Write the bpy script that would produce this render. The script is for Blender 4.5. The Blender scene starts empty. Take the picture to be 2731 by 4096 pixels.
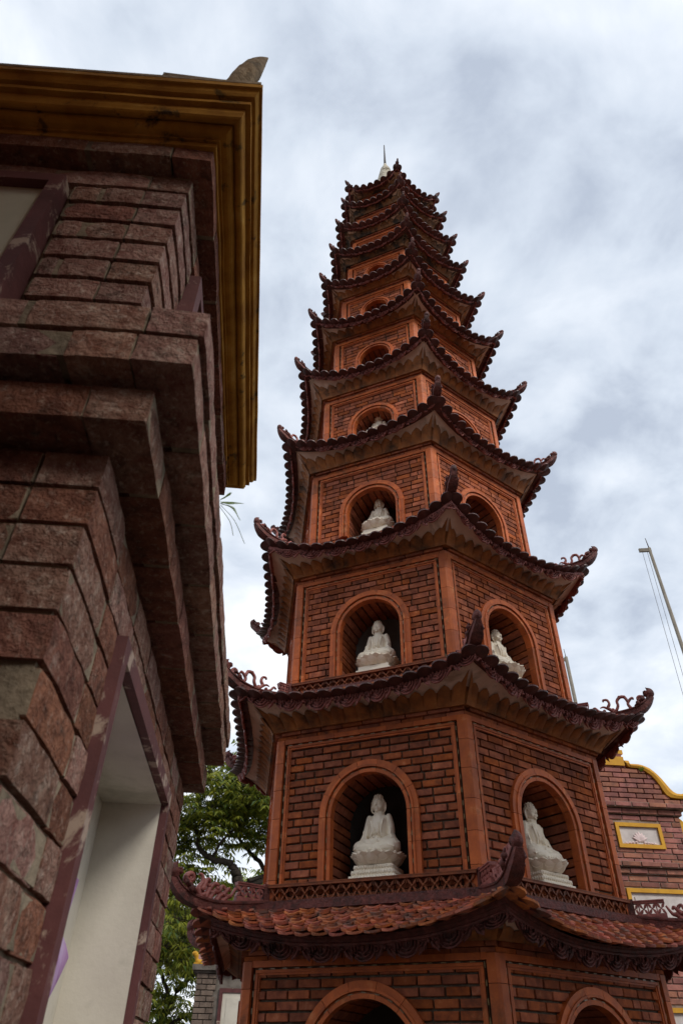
import bpy, bmesh, math, random
from mathutils import Vector, Matrix, noise
random.seed(7)
SC = bpy.context.scene
COL = SC.collection
PI = math.pi
def rad(a): return math.radians(a)

# ------------------------------------------------------------------ camera
CAMH = 1.6
cam_d = bpy.data.cameras.new('camera'); cam = bpy.data.objects.new('camera', cam_d); COL.objects.link(cam)
SC.camera = cam
cam_d.sensor_fit = 'VERTICAL'; cam_d.sensor_height = 36.0; cam_d.sensor_width = 24.0; cam_d.lens = 24.0
cam_d.clip_start = 0.02; cam_d.clip_end = 3000
YAW, PITCH, ROLL = rad(-6.8868), rad(39.462), rad(-1.0728)
cam.matrix_world = (Matrix.Translation((0, 0, CAMH)) @ Matrix.Rotation(-YAW, 4, 'Z')
                    @ Matrix.Rotation(PI/2 + PITCH, 4, 'X') @ Matrix.Rotation(-ROLL, 4, 'Z'))
cam_d.dof.use_dof = True; cam_d.dof.focus_distance = 6.5; cam_d.dof.aperture_fstop = 9.0

# ------------------------------------------------------------------ world: overcast sky
SUN_DIR = Vector((0.60, -0.55, 0.74)).normalized()
world = bpy.data.worlds.new('World'); SC.world = world; world.use_nodes = True
nt = world.node_tree; nt.nodes.clear()
def N(tree, typ, **kw):
    n = tree.nodes.new(typ)
    for k, v in kw.items():
        if k.startswith('i_'):
            key = k[2:]; key = int(key) if key.isdigit() else key.replace('_', ' ')
            n.inputs[key].default_value = v
        else: setattr(n, k, v)
    return n
out = N(nt, 'ShaderNodeOutputWorld')
sky = N(nt, 'ShaderNodeTexSky'); sky.sky_type = 'NISHITA'; sky.sun_disc = False
sky.sun_elevation = math.asin(SUN_DIR.z); sky.sun_rotation = math.atan2(SUN_DIR.x, SUN_DIR.y)
bg1 = N(nt, 'ShaderNodeBackground', i_Strength=0.08); nt.links.new(sky.outputs[0], bg1.inputs[0])
tc = N(nt, 'ShaderNodeTexCoord'); sep = N(nt, 'ShaderNodeSeparateXYZ'); nt.links.new(tc.outputs['Generated'], sep.inputs[0])
mx = N(nt, 'ShaderNodeMath', operation='MAXIMUM'); mx.inputs[1].default_value = 0.0; nt.links.new(sep.outputs[2], mx.inputs[0])
ad = N(nt, 'ShaderNodeMath', operation='ADD'); ad.inputs[1].default_value = 0.28; nt.links.new(mx.outputs[0], ad.inputs[0])
dvx = N(nt, 'ShaderNodeMath', operation='DIVIDE'); nt.links.new(sep.outputs[0], dvx.inputs[0]); nt.links.new(ad.outputs[0], dvx.inputs[1])
dvy = N(nt, 'ShaderNodeMath', operation='DIVIDE'); nt.links.new(sep.outputs[1], dvy.inputs[0]); nt.links.new(ad.outputs[0], dvy.inputs[1])
cmb = N(nt, 'ShaderNodeCombineXYZ'); nt.links.new(dvx.outputs[0], cmb.inputs[0]); nt.links.new(dvy.outputs[0], cmb.inputs[1]); cmb.inputs[2].default_value = 4.6
n1 = N(nt, 'ShaderNodeTexNoise', i_Scale=2.3, i_Detail=7.0, i_Roughness=0.5, i_Distortion=0.25)
nt.links.new(cmb.outputs[0], n1.inputs['Vector'])
n2 = N(nt, 'ShaderNodeTexNoise', i_Scale=6.5, i_Detail=7.0, i_Roughness=0.56, i_Distortion=0.3)
nt.links.new(cmb.outputs[0], n2.inputs['Vector'])
m1 = N(nt, 'ShaderNodeMath', operation='MULTIPLY'); m1.inputs[1].default_value = 0.68; nt.links.new(n1.outputs[0], m1.inputs[0])
m2 = N(nt, 'ShaderNodeMath', operation='MULTIPLY_ADD'); m2.inputs[1].default_value = 0.32
nt.links.new(n2.outputs[0], m2.inputs[0]); nt.links.new(m1.outputs[0], m2.inputs[2])
cr = N(nt, 'ShaderNodeValToRGB'); nt.links.new(m2.outputs[0], cr.inputs[0])
e = cr.color_ramp.elements
e[0].position = 0.38; e[0].color = (0.32, 0.36, 0.43, 1)
e[1].position = 0.63; e[1].color = (0.71, 0.715, 0.725, 1)
x = e.new(0.45); x.color = (0.44, 0.485, 0.55, 1)
x = e.new(0.54); x.color = (0.565, 0.60, 0.65, 1)
bg2 = N(nt, 'ShaderNodeBackground', i_Strength=1.0); nt.links.new(cr.outputs[0], bg2.inputs[0])
mixs = N(nt, 'ShaderNodeMixShader'); mixs.inputs[0].default_value = 0.9
nt.links.new(bg1.outputs[0], mixs.inputs[1]); nt.links.new(bg2.outputs[0], mixs.inputs[2]); nt.links.new(mixs.outputs[0], out.inputs[0])

sun_d = bpy.data.lights.new('sun', 'SUN'); sun_d.energy = 1.5; sun_d.angle = rad(20); sun_d.color = (1.0, 0.95, 0.87)
sun = bpy.data.objects.new('sun', sun_d); COL.objects.link(sun)
sun.rotation_euler = SUN_DIR.to_track_quat('Z', 'Y').to_euler(); sun.location = (8, -4, 12)
SC.view_settings.view_transform = 'Standard'; SC.view_settings.look = 'None'
SC.view_settings.exposure = 0.8; SC.view_settings.gamma = 1.0

# ------------------------------------------------------------------ materials
MATS = {}
def mat(name, c1, c2=None, c3=None, scale=8.0, rough=0.8, rvar=0.1, bump=0.3, bscale=60.0, bdist=0.004, island=0.0,
        stain=None, sscale=3.0, spos=(0.5, 0.62), spec=0.3, c3pos=0.6, hue=0.0, coat=0.0, stretch=None, stain2=None):
    m = bpy.data.materials.new(name); m.use_nodes = True; t = m.node_tree; t.nodes.clear(); L = t.links.new
    o = N(t, 'ShaderNodeOutputMaterial'); b = N(t, 'ShaderNodeBsdfPrincipled'); L(b.outputs[0], o.inputs[0])
    g = N(t, 'ShaderNodeNewGeometry'); oi = N(t, 'ShaderNodeObjectInfo')
    # world position so that shared meshes differ from place to place
    vec = g.outputs['Position']
    if stretch:
        mp = N(t, 'ShaderNodeMapping'); mp.inputs['Scale'].default_value = stretch; L(vec, mp.inputs[0]); vec = mp.outputs[0]
    nz = N(t, 'ShaderNodeTexNoise', i_Scale=scale, i_Detail=6.0, i_Roughness=0.62); L(vec, nz.inputs['Vector'])
    rm = N(t, 'ShaderNodeValToRGB'); L(nz.outputs[0], rm.inputs[0])
    c2 = c2 or tuple(v * 0.72 for v in c1)
    el = rm.color_ramp.elements
    el[0].position = 0.34; el[0].color = (*c2, 1); el[1].position = 0.60; el[1].color = (*c1, 1)
    if c3: q = el.new(min(0.99, c3pos + 0.1)); q.color = (*c3, 1)
    col = rm.outputs[0]
    if island:
        s = N(t, 'ShaderNodeMath', operation='ADD'); L(oi.outputs['Random'], s.inputs[0]); L(g.outputs['Random Per Island'], s.inputs[1])
        fr = N(t, 'ShaderNodeMath', operation='FRACT'); L(s.outputs[0], fr.inputs[0])
        hs = N(t, 'ShaderNodeHueSaturation'); L(col, hs.inputs['Color'])
        mr = N(t, 'ShaderNodeMapRange'); mr.inputs[3].default_value = 1 - island; mr.inputs[4].default_value = 1 + island * 0.8
        L(fr.outputs[0], mr.inputs[0]); L(mr.outputs[0], hs.inputs['Value'])
        if hue:
            f2 = N(t, 'ShaderNodeMath', operation='MULTIPLY'); f2.inputs[1].default_value = 7.31; L(fr.outputs[0], f2.inputs[0])
            f3 = N(t, 'ShaderNodeMath', operation='FRACT'); L(f2.outputs[0], f3.inputs[0])
            m3 = N(t, 'ShaderNodeMapRange'); m3.inputs[3].default_value = 0.5 - hue; m3.inputs[4].default_value = 0.5 + hue
            L(f3.outputs[0], m3.inputs[0]); L(m3.outputs[0], hs.inputs['Hue'])
            m4 = N(t, 'ShaderNodeMapRange'); m4.inputs[3].default_value = 0.93; m4.inputs[4].default_value = 1.06
            L(f3.outputs[0], m4.inputs[0]); L(m4.outputs[0], hs.inputs['Saturation'])
        col = hs.outputs[0]
    for k, st in enumerate((stain, stain2)):
        if not st: continue
        sn = N(t, 'ShaderNodeTexNoise', i_Scale=sscale * (1 + 2.3 * k), i_Detail=8.0, i_Roughness=0.68, i_Distortion=0.4); L(vec, sn.inputs['Vector'])
        sr = N(t, 'ShaderNodeMapRange'); sr.inputs[1].default_value = spos[0]; sr.inputs[2].default_value = spos[1]; L(sn.outputs[0], sr.inputs[0])
        mxx = N(t, 'ShaderNodeMix', data_type='RGBA'); L(sr.outputs[0], mxx.inputs[0]); L(col, mxx.inputs[6]); mxx.inputs[7].default_value = (*st, 1)
        col = mxx.outputs[2]
    L(col, b.inputs['Base Color'])
    rr = N(t, 'ShaderNodeMapRange'); rr.inputs[3].default_value = rough - rvar; rr.inputs[4].default_value = min(1, rough + rvar)
    L(nz.outputs[0], rr.inputs[0]); L(rr.outputs[0], b.inputs['Roughness'])
    b.inputs['Specular IOR Level'].default_value = spec
    if coat: b.inputs['Coat Weight'].default_value = coat; b.inputs['Coat Roughness'].default_value = 0.35
    if bump:
        bn = N(t, 'ShaderNodeTexNoise', i_Scale=bscale, i_Detail=6.0, i_Roughness=0.65); L(vec, bn.inputs['Vector'])
        bp = N(t, 'ShaderNodeBump', i_Strength=bump, i_Distance=bdist); L(bn.outputs[0], bp.inputs['Height']); L(bp.outputs[0], b.inputs['Normal'])
    MATS[name] = m
    return m
mat('brick_red', (0.36, 0.105, 0.045), (0.20, 0.058, 0.030), (0.43, 0.16, 0.08), scale=16, island=0.34, hue=0.002, rough=0.85, bump=0.4, bscale=90, spec=0.12, bdist=0.003, stain=(0.09, 0.04, 0.028), sscale=5, spos=(0.56, 0.72))
mat('brick_dark', (0.20, 0.055, 0.03), (0.10, 0.03, 0.02), scale=12, island=0.35, rough=0.75, bump=0.4)
mat('mortar', (0.13, 0.095, 0.065), (0.06, 0.045, 0.034), scale=25, rough=0.95, bump=0.5)
mat('glaze', (0.52, 0.125, 0.030), (0.36, 0.08, 0.022), (0.60, 0.20, 0.07), scale=9, rough=0.55, bump=0.3, bscale=60, spec=0.3, island=0.22, stain=(0.13, 0.045, 0.02), sscale=4.5, spos=(0.56, 0.74))
mat('tile_maroon', (0.095, 0.026, 0.021), (0.05, 0.015, 0.012), (0.15, 0.055, 0.045), scale=18, rough=0.48, island=0.35, bump=0.3, spec=0.4)
mat('tile_orange', (0.50, 0.145, 0.065), (0.30, 0.10, 0.065), (0.58, 0.18, 0.075), scale=20, rough=0.75, island=0.4, hue=0.012, bump=0.5, bscale=70,
    stain=(0.2, 0.11, 0.085), sscale=9, spos=(0.52, 0.63), spec=0.3)
mat('carved', (0.36, 0.115, 0.095), (0.19, 0.055, 0.046), (0.45, 0.19, 0.16), scale=22, rough=0.52, bump=0.3, spec=0.45)
mat('ridge', (0.17, 0.046, 0.036), (0.08, 0.025, 0.02), (0.24, 0.09, 0.07), scale=26, rough=0.6, bump=1.0, bscale=45, bdist=0.012, spec=0.35, stain=(0.05, 0.02, 0.016), sscale=9, spos=(0.52, 0.66))
mat('petal', (0.36, 0.13, 0.035), (0.20, 0.07, 0.022), (0.42, 0.17, 0.05), scale=9, rough=0.6, bump=0.3, stain=(0.07, 0.035, 0.018), sscale=4, spos=(0.5, 0.66))
mat('petal_old', (0.26, 0.125, 0.055), (0.13, 0.065, 0.03), scale=9, rough=0.75, bump=0.3, stain=(0.035, 0.025, 0.018), sscale=4.5, spos=(0.46, 0.58))
mat('plaster', (0.76, 0.57, 0.47), (0.66, 0.47, 0.37), (0.80, 0.63, 0.53), scale=6, rough=0.92, bump=0.35, bscale=45, stain=(0.22, 0.15, 0.10), sscale=3.2, spos=(0.52, 0.72), spec=0.1)
mat('plaster_old', (0.68, 0.50, 0.38), (0.52, 0.36, 0.25), scale=6, rough=0.92, bump=0.35, stain=(0.045, 0.032, 0.022), sscale=3.4, spos=(0.48, 0.56), spec=0.1)
mat('marble', (0.90, 0.81, 0.66), (0.84, 0.74, 0.58), scale=6, rough=0.45, bump=0.08, bscale=60, spec=0.4)
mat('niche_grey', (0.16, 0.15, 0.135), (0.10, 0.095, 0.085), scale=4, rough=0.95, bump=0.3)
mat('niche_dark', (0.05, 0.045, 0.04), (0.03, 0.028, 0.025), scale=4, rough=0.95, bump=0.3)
mat('lattice', (0.25, 0.068, 0.022), (0.15, 0.042, 0.017), scale=14, rough=0.6, bump=0.3, stain=(0.09, 0.035, 0.02), sscale=6, spos=(0.52, 0.7))
mat('led', (0.26, 0.18, 0.075), (0.16, 0.10, 0.04), scale=90, rough=0.35, bump=0.2, spec=0.5)
mat('cable', (0.16, 0.13, 0.08), rough=0.6, bump=0)
mat('stone_white', (0.62, 0.57, 0.47), (0.42, 0.37, 0.28), scale=10, rough=0.85, bump=0.6, bscale=30, bdist=0.01, stain=(0.15, 0.12, 0.08), sscale=7, spos=(0.52, 0.66))
mat('iron', (0.06, 0.05, 0.045), rough=0.6, bump=0.1)
# near tower
mat('old_brick', (0.40, 0.235, 0.18), (0.23, 0.095, 0.068), (0.55, 0.42, 0.34), scale=30, island=0.26, hue=0.008, rough=0.95, bump=1.0, bscale=70, bdist=0.022,
    stain=(0.09, 0.065, 0.05), sscale=26, spos=(0.53, 0.72), stain2=(0.56, 0.44, 0.36), spec=0.15)
mat('old_brick_red', (0.33, 0.145, 0.10), (0.18, 0.075, 0.055), (0.44, 0.30, 0.24), scale=28, island=0.26, hue=0.008, rough=0.95, bump=1.0, bscale=70, bdist=0.022,
    stain=(0.07, 0.045, 0.035), sscale=26, spos=(0.54, 0.74), stain2=(0.46, 0.33, 0.26), spec=0.1)
mat('old_mortar', (0.30, 0.24, 0.17), (0.15, 0.12, 0.085), scale=20, rough=0.97, bump=0.8, bscale=55, bdist=0.008, spec=0.1)
mat('maroon_paint', (0.13, 0.046, 0.044), (0.08, 0.028, 0.028), scale=8, rough=0.7, bump=0.3, bscale=50, stain=(0.36, 0.27, 0.21), sscale=9, spos=(0.56, 0.61))
mat('yellow_stucco', (0.40, 0.195, 0.03), (0.26, 0.115, 0.018), (0.46, 0.26, 0.06), scale=11, rough=0.9, bump=0.5, bscale=70, stain=(0.05, 0.032, 0.015), sscale=4.5, spos=(0.60, 0.66), stain2=(0.12, 0.07, 0.02), spec=0.15)
mat('yellow_clean', (0.62, 0.33, 0.03), (0.5, 0.24, 0.02), scale=5, rough=0.7, bump=0.2, stain=(0.2, 0.11, 0.03), sscale=5, spos=(0.6, 0.75))
mat('white_plaster', (0.66, 0.62, 0.53), (0.57, 0.53, 0.45), scale=5, rough=0.9, bump=0.25, bscale=60, stain=(0.40, 0.38, 0.31), sscale=3.5, spos=(0.55, 0.72), spec=0.15)
mat('panel_green', (0.47, 0.46, 0.36), (0.38, 0.38, 0.29), scale=4, rough=0.9, bump=0.2)
mat('lilac', (0.42, 0.23, 0.46), (0.52, 0.38, 0.58), (0.2, 0.07, 0.2), scale=14, rough=0.8, bump=0.2, c3pos=0.66)
mat('lilac_pale', (0.66, 0.55, 0.68), (0.5, 0.32, 0.52), scale=8, rough=0.8, bump=0.2)
mat('cornice_stone', (0.34, 0.255, 0.16), (0.19, 0.135, 0.08), (0.46, 0.37, 0.26), scale=14, rough=0.95, bump=0.9, bscale=35, bdist=0.012, stain=(0.05, 0.04, 0.03), sscale=6, spos=(0.56, 0.66))
# background
mat('far_brick', (0.33, 0.135, 0.10), (0.2, 0.085, 0.068), (0.40, 0.2, 0.155), scale=9, island=0.3, hue=0.012, rough=0.9, bump=0.5, stain=(0.1, 0.06, 0.05), sscale=4, spos=(0.56, 0.7))
mat('far_mortar', (0.32, 0.25, 0.2), (0.16, 0.12, 0.10), scale=12, rough=0.95, bump=0.4)
mat('grey_brick', (0.22, 0.165, 0.13), (0.13, 0.095, 0.075), scale=9, island=0.25, rough=0.95, bump=0.5)
mat('grey_cement', (0.2, 0.175, 0.15), (0.1, 0.085, 0.07), scale=8, rough=0.95, bump=0.6)
mat('plaque_white', (0.60, 0.55, 0.53), (0.48, 0.43, 0.41), scale=8, rough=0.85, bump=0.2, stain=(0.45, 0.42, 0.38), sscale=6, spos=(0.58, 0.75))
mat('plaque_pink', (0.72, 0.58, 0.57), (0.62, 0.49, 0.48), scale=8, rough=0.85, bump=0.2)
mat('pole_concrete', (0.2, 0.175, 0.14), (0.14, 0.12, 0.095), scale=6, rough=0.9, bump=0.2)
mat('bark', (0.062, 0.048, 0.036), (0.03, 0.023, 0.018), scale=12, rough=0.95, bump=0.8, bscale=25, bdist=0.02)
mat('paving', (0.10, 0.08, 0.065), (0.07, 0.055, 0.045), scale=3, rough=0.9, bump=0.4)
mat('tile_grey_pink', (0.30, 0.17, 0.15), (0.2, 0.11, 0.10), scale=10, rough=0.8, island=0.3)
def leaf_mat(name, c1, c2, tr=0.35):
    m = bpy.data.materials.new(name); m.use_nodes = True; t = m.node_tree; t.nodes.clear(); L = t.links.new
    o = N(t, 'ShaderNodeOutputMaterial'); g = N(t, 'ShaderNodeNewGeometry')
    rm = N(t, 'ShaderNodeValToRGB'); L(g.outputs['Random Per Island'], rm.inputs[0])
    rm.color_ramp.elements[0].color = (*c2, 1); rm.color_ramp.elements[1].color = (*c1, 1)
    d = N(t, 'ShaderNodeBsdfPrincipled', i_Roughness=0.45); L(rm.outputs[0], d.inputs['Base Color']); d.inputs['Specular IOR Level'].default_value = 0.35
    tl = N(t, 'ShaderNodeBsdfTranslucent'); hs = N(t, 'ShaderNodeHueSaturation'); hs.inputs['Value'].default_value = 2.0; hs.inputs['Hue'].default_value = 0.485
    L(rm.outputs[0], hs.inputs['Color']); L(hs.outputs[0], tl.inputs[0])
    mx_ = N(t, 'ShaderNodeMixShader'); mx_.inputs[0].default_value = tr
    L(d.outputs[0], mx_.inputs[1]); L(tl.outputs[0], mx_.inputs[2]); L(mx_.outputs[0], o.inputs[0])
    MATS[name] = m
leaf_mat('leaf', (0.25, 0.26, 0.03), (0.045, 0.09, 0.018), 0.42)
leaf_mat('leaf_lime', (0.24, 0.27, 0.03), (0.13, 0.19, 0.025), 0.45)
leaf_mat('fern_leaf', (0.16, 0.24, 0.03), (0.10, 0.17, 0.03), 0.4)

# ------------------------------------------------------------------ mesh helpers
class MB:
    def __init__(s): s.v = []; s.f = []; s.sm = []
    def add(s, vs, fs, smooth=False):
        b = len(s.v); s.v.extend([tuple(q) for q in vs])
        for f in fs: s.f.append(tuple(i + b for i in f)); s.sm.append(smooth)
    def box(s, x0, x1, y0, y1, z0, z1, M=None, jit=0.0):
        vs = [Vector((x, y, z)) for x in (x0, x1) for y in (y0, y1) for z in (z0, z1)]
        if jit: vs = [v + Vector((random.uniform(-jit, jit), random.uniform(-jit, jit), random.uniform(-jit, jit))) for v in vs]
        if M: vs = [M @ v for v in vs]
        s.add(vs, [(0, 1, 3, 2), (4, 6, 7, 5), (0, 4, 5, 1), (2, 3, 7, 6), (0, 2, 6, 4), (1, 5, 7, 3)])
    def grid(s, fn, nu, nv, smooth=True, flip=False):
        vs = [fn(i / nu, j / nv) for i in range(nu + 1) for j in range(nv + 1)]
        fs = []
        for i in range(nu):
            for j in range(nv):
                a = i * (nv + 1) + j; q = (a, a + nv + 1, a + nv + 2, a + 1)
                fs.append(q[::-1] if flip else q)
        s.add(vs, fs, smooth)
    def prism(s, poly, h0, h1, M=None, smooth=False):      # polygon in xy, extruded along z
        n = len(poly)
        vs = [Vector((p[0], p[1], h0)) for p in poly] + [Vector((p[0], p[1], h1)) for p in poly]
        if M: vs = [M @ v for v in vs]
        fs = [(i, (i + 1) % n, n + (i + 1) % n, n + i) for i in range(n)]
        s.add(vs, fs, smooth); b = len(s.v) - 2 * n
        s.f.append(tuple(range(b + n - 1, b - 1, -1))); s.f.append(tuple(range(b + n, b + 2 * n))); s.sm += [False, False]
    def tube(s, path, rads, ns=6, side=None, flat=1.0, cap=True, smooth=True):
        # sweep; side = constant binormal (keeps the section in a plane), flat scales along it
        path = [Vector(p) for p in path]; n = len(path); rings = []
        for i, p in enumerate(path):
            tg = (path[min(i + 1, n - 1)] - path[max(i - 1, 0)])
            if tg.length < 1e-9: tg = Vector((0, 0, 1))
            tg.normalize()
            b = Vector(side) if side else (Vector((0, 0, 1)) if abs(tg.z) < .9 else Vector((1, 0, 0)))
            b = (b - tg * b.dot(tg)); b = b.normalized() if b.length > 1e-6 else tg.orthogonal().normalized()
            c = tg.cross(b)
            r = rads[i] if hasattr(rads, '__len__') else rads
            rings.append([p + (b * math.cos(2 * PI * k / ns) * flat + c * math.sin(2 * PI * k / ns)) * r for k in range(ns)])
        vs = [q for rg in rings for q in rg]
        fs = [(i * ns + k, i * ns + (k + 1) % ns, (i + 1) * ns + (k + 1) % ns, (i + 1) * ns + k) for i in range(n - 1) for k in range(ns)]
        s.add(vs, fs, smooth)
        if cap:
            b0 = len(s.v) - len(vs)
            s.f.append(tuple(b0 + k for k in range(ns - 1, -1, -1))); s.f.append(tuple(b0 + (n - 1) * ns + k for k in range(ns))); s.sm += [False, False]
    def lathe(s, prof, ns=24, c=(0, 0, 0), smooth=True):
        vs = []; n = len(prof)
        for r, z in prof:
            for k in range(ns):
                a = 2 * PI * k / ns; vs.append((c[0] + r * math.cos(a), c[1] + r * math.sin(a), c[2] + z))
        fs = [(i * ns + k, i * ns + (k + 1) % ns, (i + 1) * ns + (k + 1) % ns, (i + 1) * ns + k) for i in range(n - 1) for k in range(ns)]
        s.add(vs, fs, smooth)
        b = len(s.v) - len(vs)
        s.f.append(tuple(b + k for k in range(ns - 1, -1, -1))); s.f.append(tuple(b + (n - 1) * ns + k for k in range(ns))); s.sm += [False, False]
    def ball(s, c, r, nu=10, nv=6, M=None):
        rx, ry, rz = r if hasattr(r, '__len__') else (r, r, r)
        vs = [Vector((0, 0, -rz))]
        for j in range(1, nv):
            a = -PI / 2 + PI * j / nv
            for k in range(nu):
                b = 2 * PI * k / nu; vs.append(Vector((rx * math.cos(a) * math.cos(b), ry * math.cos(a) * math.sin(b), rz * math.sin(a))))
        vs.append(Vector((0, 0, rz)))
        if M: vs = [M @ v for v in vs]
        vs = [v + Vector(c) for v in vs]; fs = []
        for k in range(nu): fs.append((0, 1 + (k + 1) % nu, 1 + k))
        for j in range(nv - 2):
            for k in range(nu): fs.append((1 + j * nu + k, 1 + j * nu + (k + 1) % nu, 1 + (j + 1) * nu + (k + 1) % nu, 1 + (j + 1) * nu + k))
        t = len(vs) - 1; o = 1 + (nv - 2) * nu
        for k in range(nu): fs.append((o + k, o + (k + 1) % nu, t))
        s.add(vs, fs, True)
    def merge(s, o, M=None):
        s_b = len(s.v); s.v.extend([tuple(M @ Vector(q)) for q in o.v] if M else o.v)
        s.f.extend([tuple(i + s_b for i in f) for f in o.f]); s.sm.extend(o.sm)
    def mesh(s, name, material):
        me = bpy.data.meshes.new(name); me.from_pydata(s.v, [], s.f)
        me.polygons.foreach_set('use_smooth', s.sm); me.update()
        for mm in (material if isinstance(material, (list, tuple)) else [material]): me.materials.append(MATS[mm])
        return me
    def build(s, name, material, parent=None, M=None):
        return link(name, s.mesh(name, material), parent, M)
def link(name, me, parent=None, M=None):
    o = bpy.data.objects.new(name, me); COL.objects.link(o)
    if parent: o.parent = parent
    if M is not None: o.matrix_basis = M
    return o
def empty(name, M=None):
    o = bpy.data.objects.new(name, None); COL.objects.link(o); o.empty_display_size = 0.2
    if M is not None: o.matrix_basis = M
    return o
def tag(o, label=None, cat=None, group=None, kind=None):
    if label: o['label'] = label
    if cat: o['category'] = cat
    if group: o['group'] = group
    if kind: o['kind'] = kind
    return o
def RZ(a): return Matrix.Rotation(a, 4, 'Z')
def T(x, y, z): return Matrix.Translation((x, y, z))
def S3(x, y, z): return Matrix.Diagonal((x, y, z, 1))
def catmull(pts, n=6):
    P = [Vector(p) for p in pts]; P = [2 * P[0] - P[1]] + P + [2 * P[-1] - P[-2]]; o_ = []
    for i in range(1, len(P) - 2):
        for k in range(n):
            t = k / n; a, b, c, d = P[i - 1], P[i], P[i + 1], P[i + 2]
            o_.append(0.5 * ((2 * b) + (c - a) * t + (2 * a - 5 * b + 4 * c - d) * t * t + (3 * b - a - 3 * c + d) * t ** 3))
    o_.append(P[-2]); return o_
def chamfer_brick(name, material, cx=.02, cy=.08, cz=.07, jit=.018, seed=0):
    # unit brick, chamfered edges, a little uneven; 44 triangles
    rnd = random.Random(seed); h = .5; me = bpy.data.meshes.new(name); bm = bmesh.new()
    vs = {}
    for sx in (-1, 1):
        for sy in (-1, 1):
            for sz in (-1, 1):
                j = [rnd.uniform(-1, 1) * jit for _ in range(3)]
                ax = (sx * h * (1 + j[0] * .25), sy * h * (1 + j[1]), sz * h * (1 + j[2]))
                vs[sx, sy, sz, 'x'] = bm.verts.new((ax[0], ax[1] - sy * cy, ax[2] - sz * cz))
                vs[sx, sy, sz, 'y'] = bm.verts.new((ax[0] - sx * cx, ax[1], ax[2] - sz * cz))
                vs[sx, sy, sz, 'z'] = bm.verts.new((ax[0] - sx * cx, ax[1] - sy * cy, ax[2]))
    bmesh.ops.convex_hull(bm, input=list(bm.verts))
    bmesh.ops.dissolve_limit(bm, angle_limit=0.02, verts=bm.verts, edges=bm.edges)
    bm.to_mesh(me); bm.free(); me.materials.append(MATS[material]); return me

# ------------------------------------------------------------------ ground
g = MB(); g.add([(-600, -600, 0), (600, -600, 0), (600, 600, 0), (-600, 600, 0)], [(0, 1, 2, 3)])
tag(g.build('ground', 'paving'), kind='structure')

# ------------------------------------------------------------------ pagoda
TH = rad(13.0911)
NT = 11
Rt = [2.194, 2.025, 1.903, 1.764, 1.635, 1.5, 1.368, 1.23, 1.137, 1.038, .964]
Zt = [z + CAMH for z in (1.028, 2.526, 4.041, 5.399, 6.672, 7.799, 8.794, 9.747, 10.606, 11.44, 12.171)]
RW = [1.60, 1.471, 1.385, 1.28, 1.168, 1.05, .95, .85, .77, .69, .62]
WT = [z + CAMH for z in (.545, 2.0, 3.487, 4.87, 6.13, 7.355, 8.40, 9.37, 10.21, 11.04, 11.77)]
RF = [1.875, 1.87, 1.74, 1.615, 1.49, 1.376, 1.245, 1.125, 1.043, .953, .885]
ZF = [z + CAMH for z in (.715, 2.30, 3.77, 5.225, 6.475, 7.605, 8.635, 9.60, 10.465, 11.30, 12.0)]
AO = [.42, .37, .355, .335, .295, .255, .215, .19, 0, 0, 0]                      # arch outer half width
AT = [z + CAMH for z in (.43, 1.767, 3.26, 4.62, 5.885, 7.143, 8.255, 9.27, 0, 0, 0)]
C30 = math.cos(rad(30))
QS = [max(.5, r / 2.0) for r in Rt]
BASE = [0.0] + [Zt[i] - .15 * QS[i] for i in range(NT)]        # where the wall of storey i+1 leaves the roof below
FLOOR = [CAMH - .62] + [Zt[i] - .04 * QS[i] for i in range(NT)]
RTOP = [RW[i + 1] + .03 for i in range(NT - 1)] + [.16]
LIFTF = [.118, .108, .112, .14, .15, .135, .11, .10, .11, .125, .16]
BOW = [.07, .085, .09, .095, .10, .10, .095, .09, .085, .08, .075]       # eaves are drawn in between the corners
def bow(i, x): return BOW[i] * (1 - x * x)
ZFM = [ZF[i] - LIFTF[i] for i in range(NT)]                    # top of carved band, mid face
ZEM = [ZFM[i] + (.020 if i else .048) for i in range(NT)]                         # tile surface at mid eave
REDGE = [RF[i] + (.045 if i else .12) for i in range(NT)]
PCH = .111

pagoda = empty('pagoda', T(0, 6.2, 0) @ RZ(TH - PI / 2))
tag(pagoda, 'tall eleven-tiered hexagonal red brick pagoda with upturned tiled eaves', 'pagoda')
FACE = {k: RZ(rad(60 * k + 30)) for k in range(-2, 4)}
CORN = {k: RZ(rad(60 * k)) for k in range(-2, 4)}
VIS = (-1, 0)

def roof_pt(i, x, t):            # tile surface: x -1..1 along the face, t 0 eave .. 1 wall; face frame
    r = REDGE[i] + (RTOP[i] - REDGE[i]) * t
    zt = BASE[i + 1] if i < NT - 1 else Zt[i] + .02
    z = ZEM[i] + (zt - ZEM[i]) * (t * .8 + .2 * t * t)
    lift = (Zt[i] - .195 * QS[i] - ZEM[i]) * (abs(x) ** 2.6) * max(0, 1 - t) ** 1.3
    return Vector((r * C30 - bow(i, x) * max(0, 1 - t), x * r / 2, z + lift))
def roof_frame(i, x, t):
    p = roof_pt(i, x, t); du = roof_pt(i, min(1, x + .02), t) - roof_pt(i, max(-1, x - .02), t); dv = roof_pt(i, x, t) - roof_pt(i, x, t + .03)
    u = du.normalized(); v = (dv - u * dv.dot(u)).normalized(); w = u.cross(v)
    if w.z < 0: w = -w
    return p, u, v, w
def fascia_z(i, x): return ZFM[i] + LIFTF[i] * abs(x) ** 2.4

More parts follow.
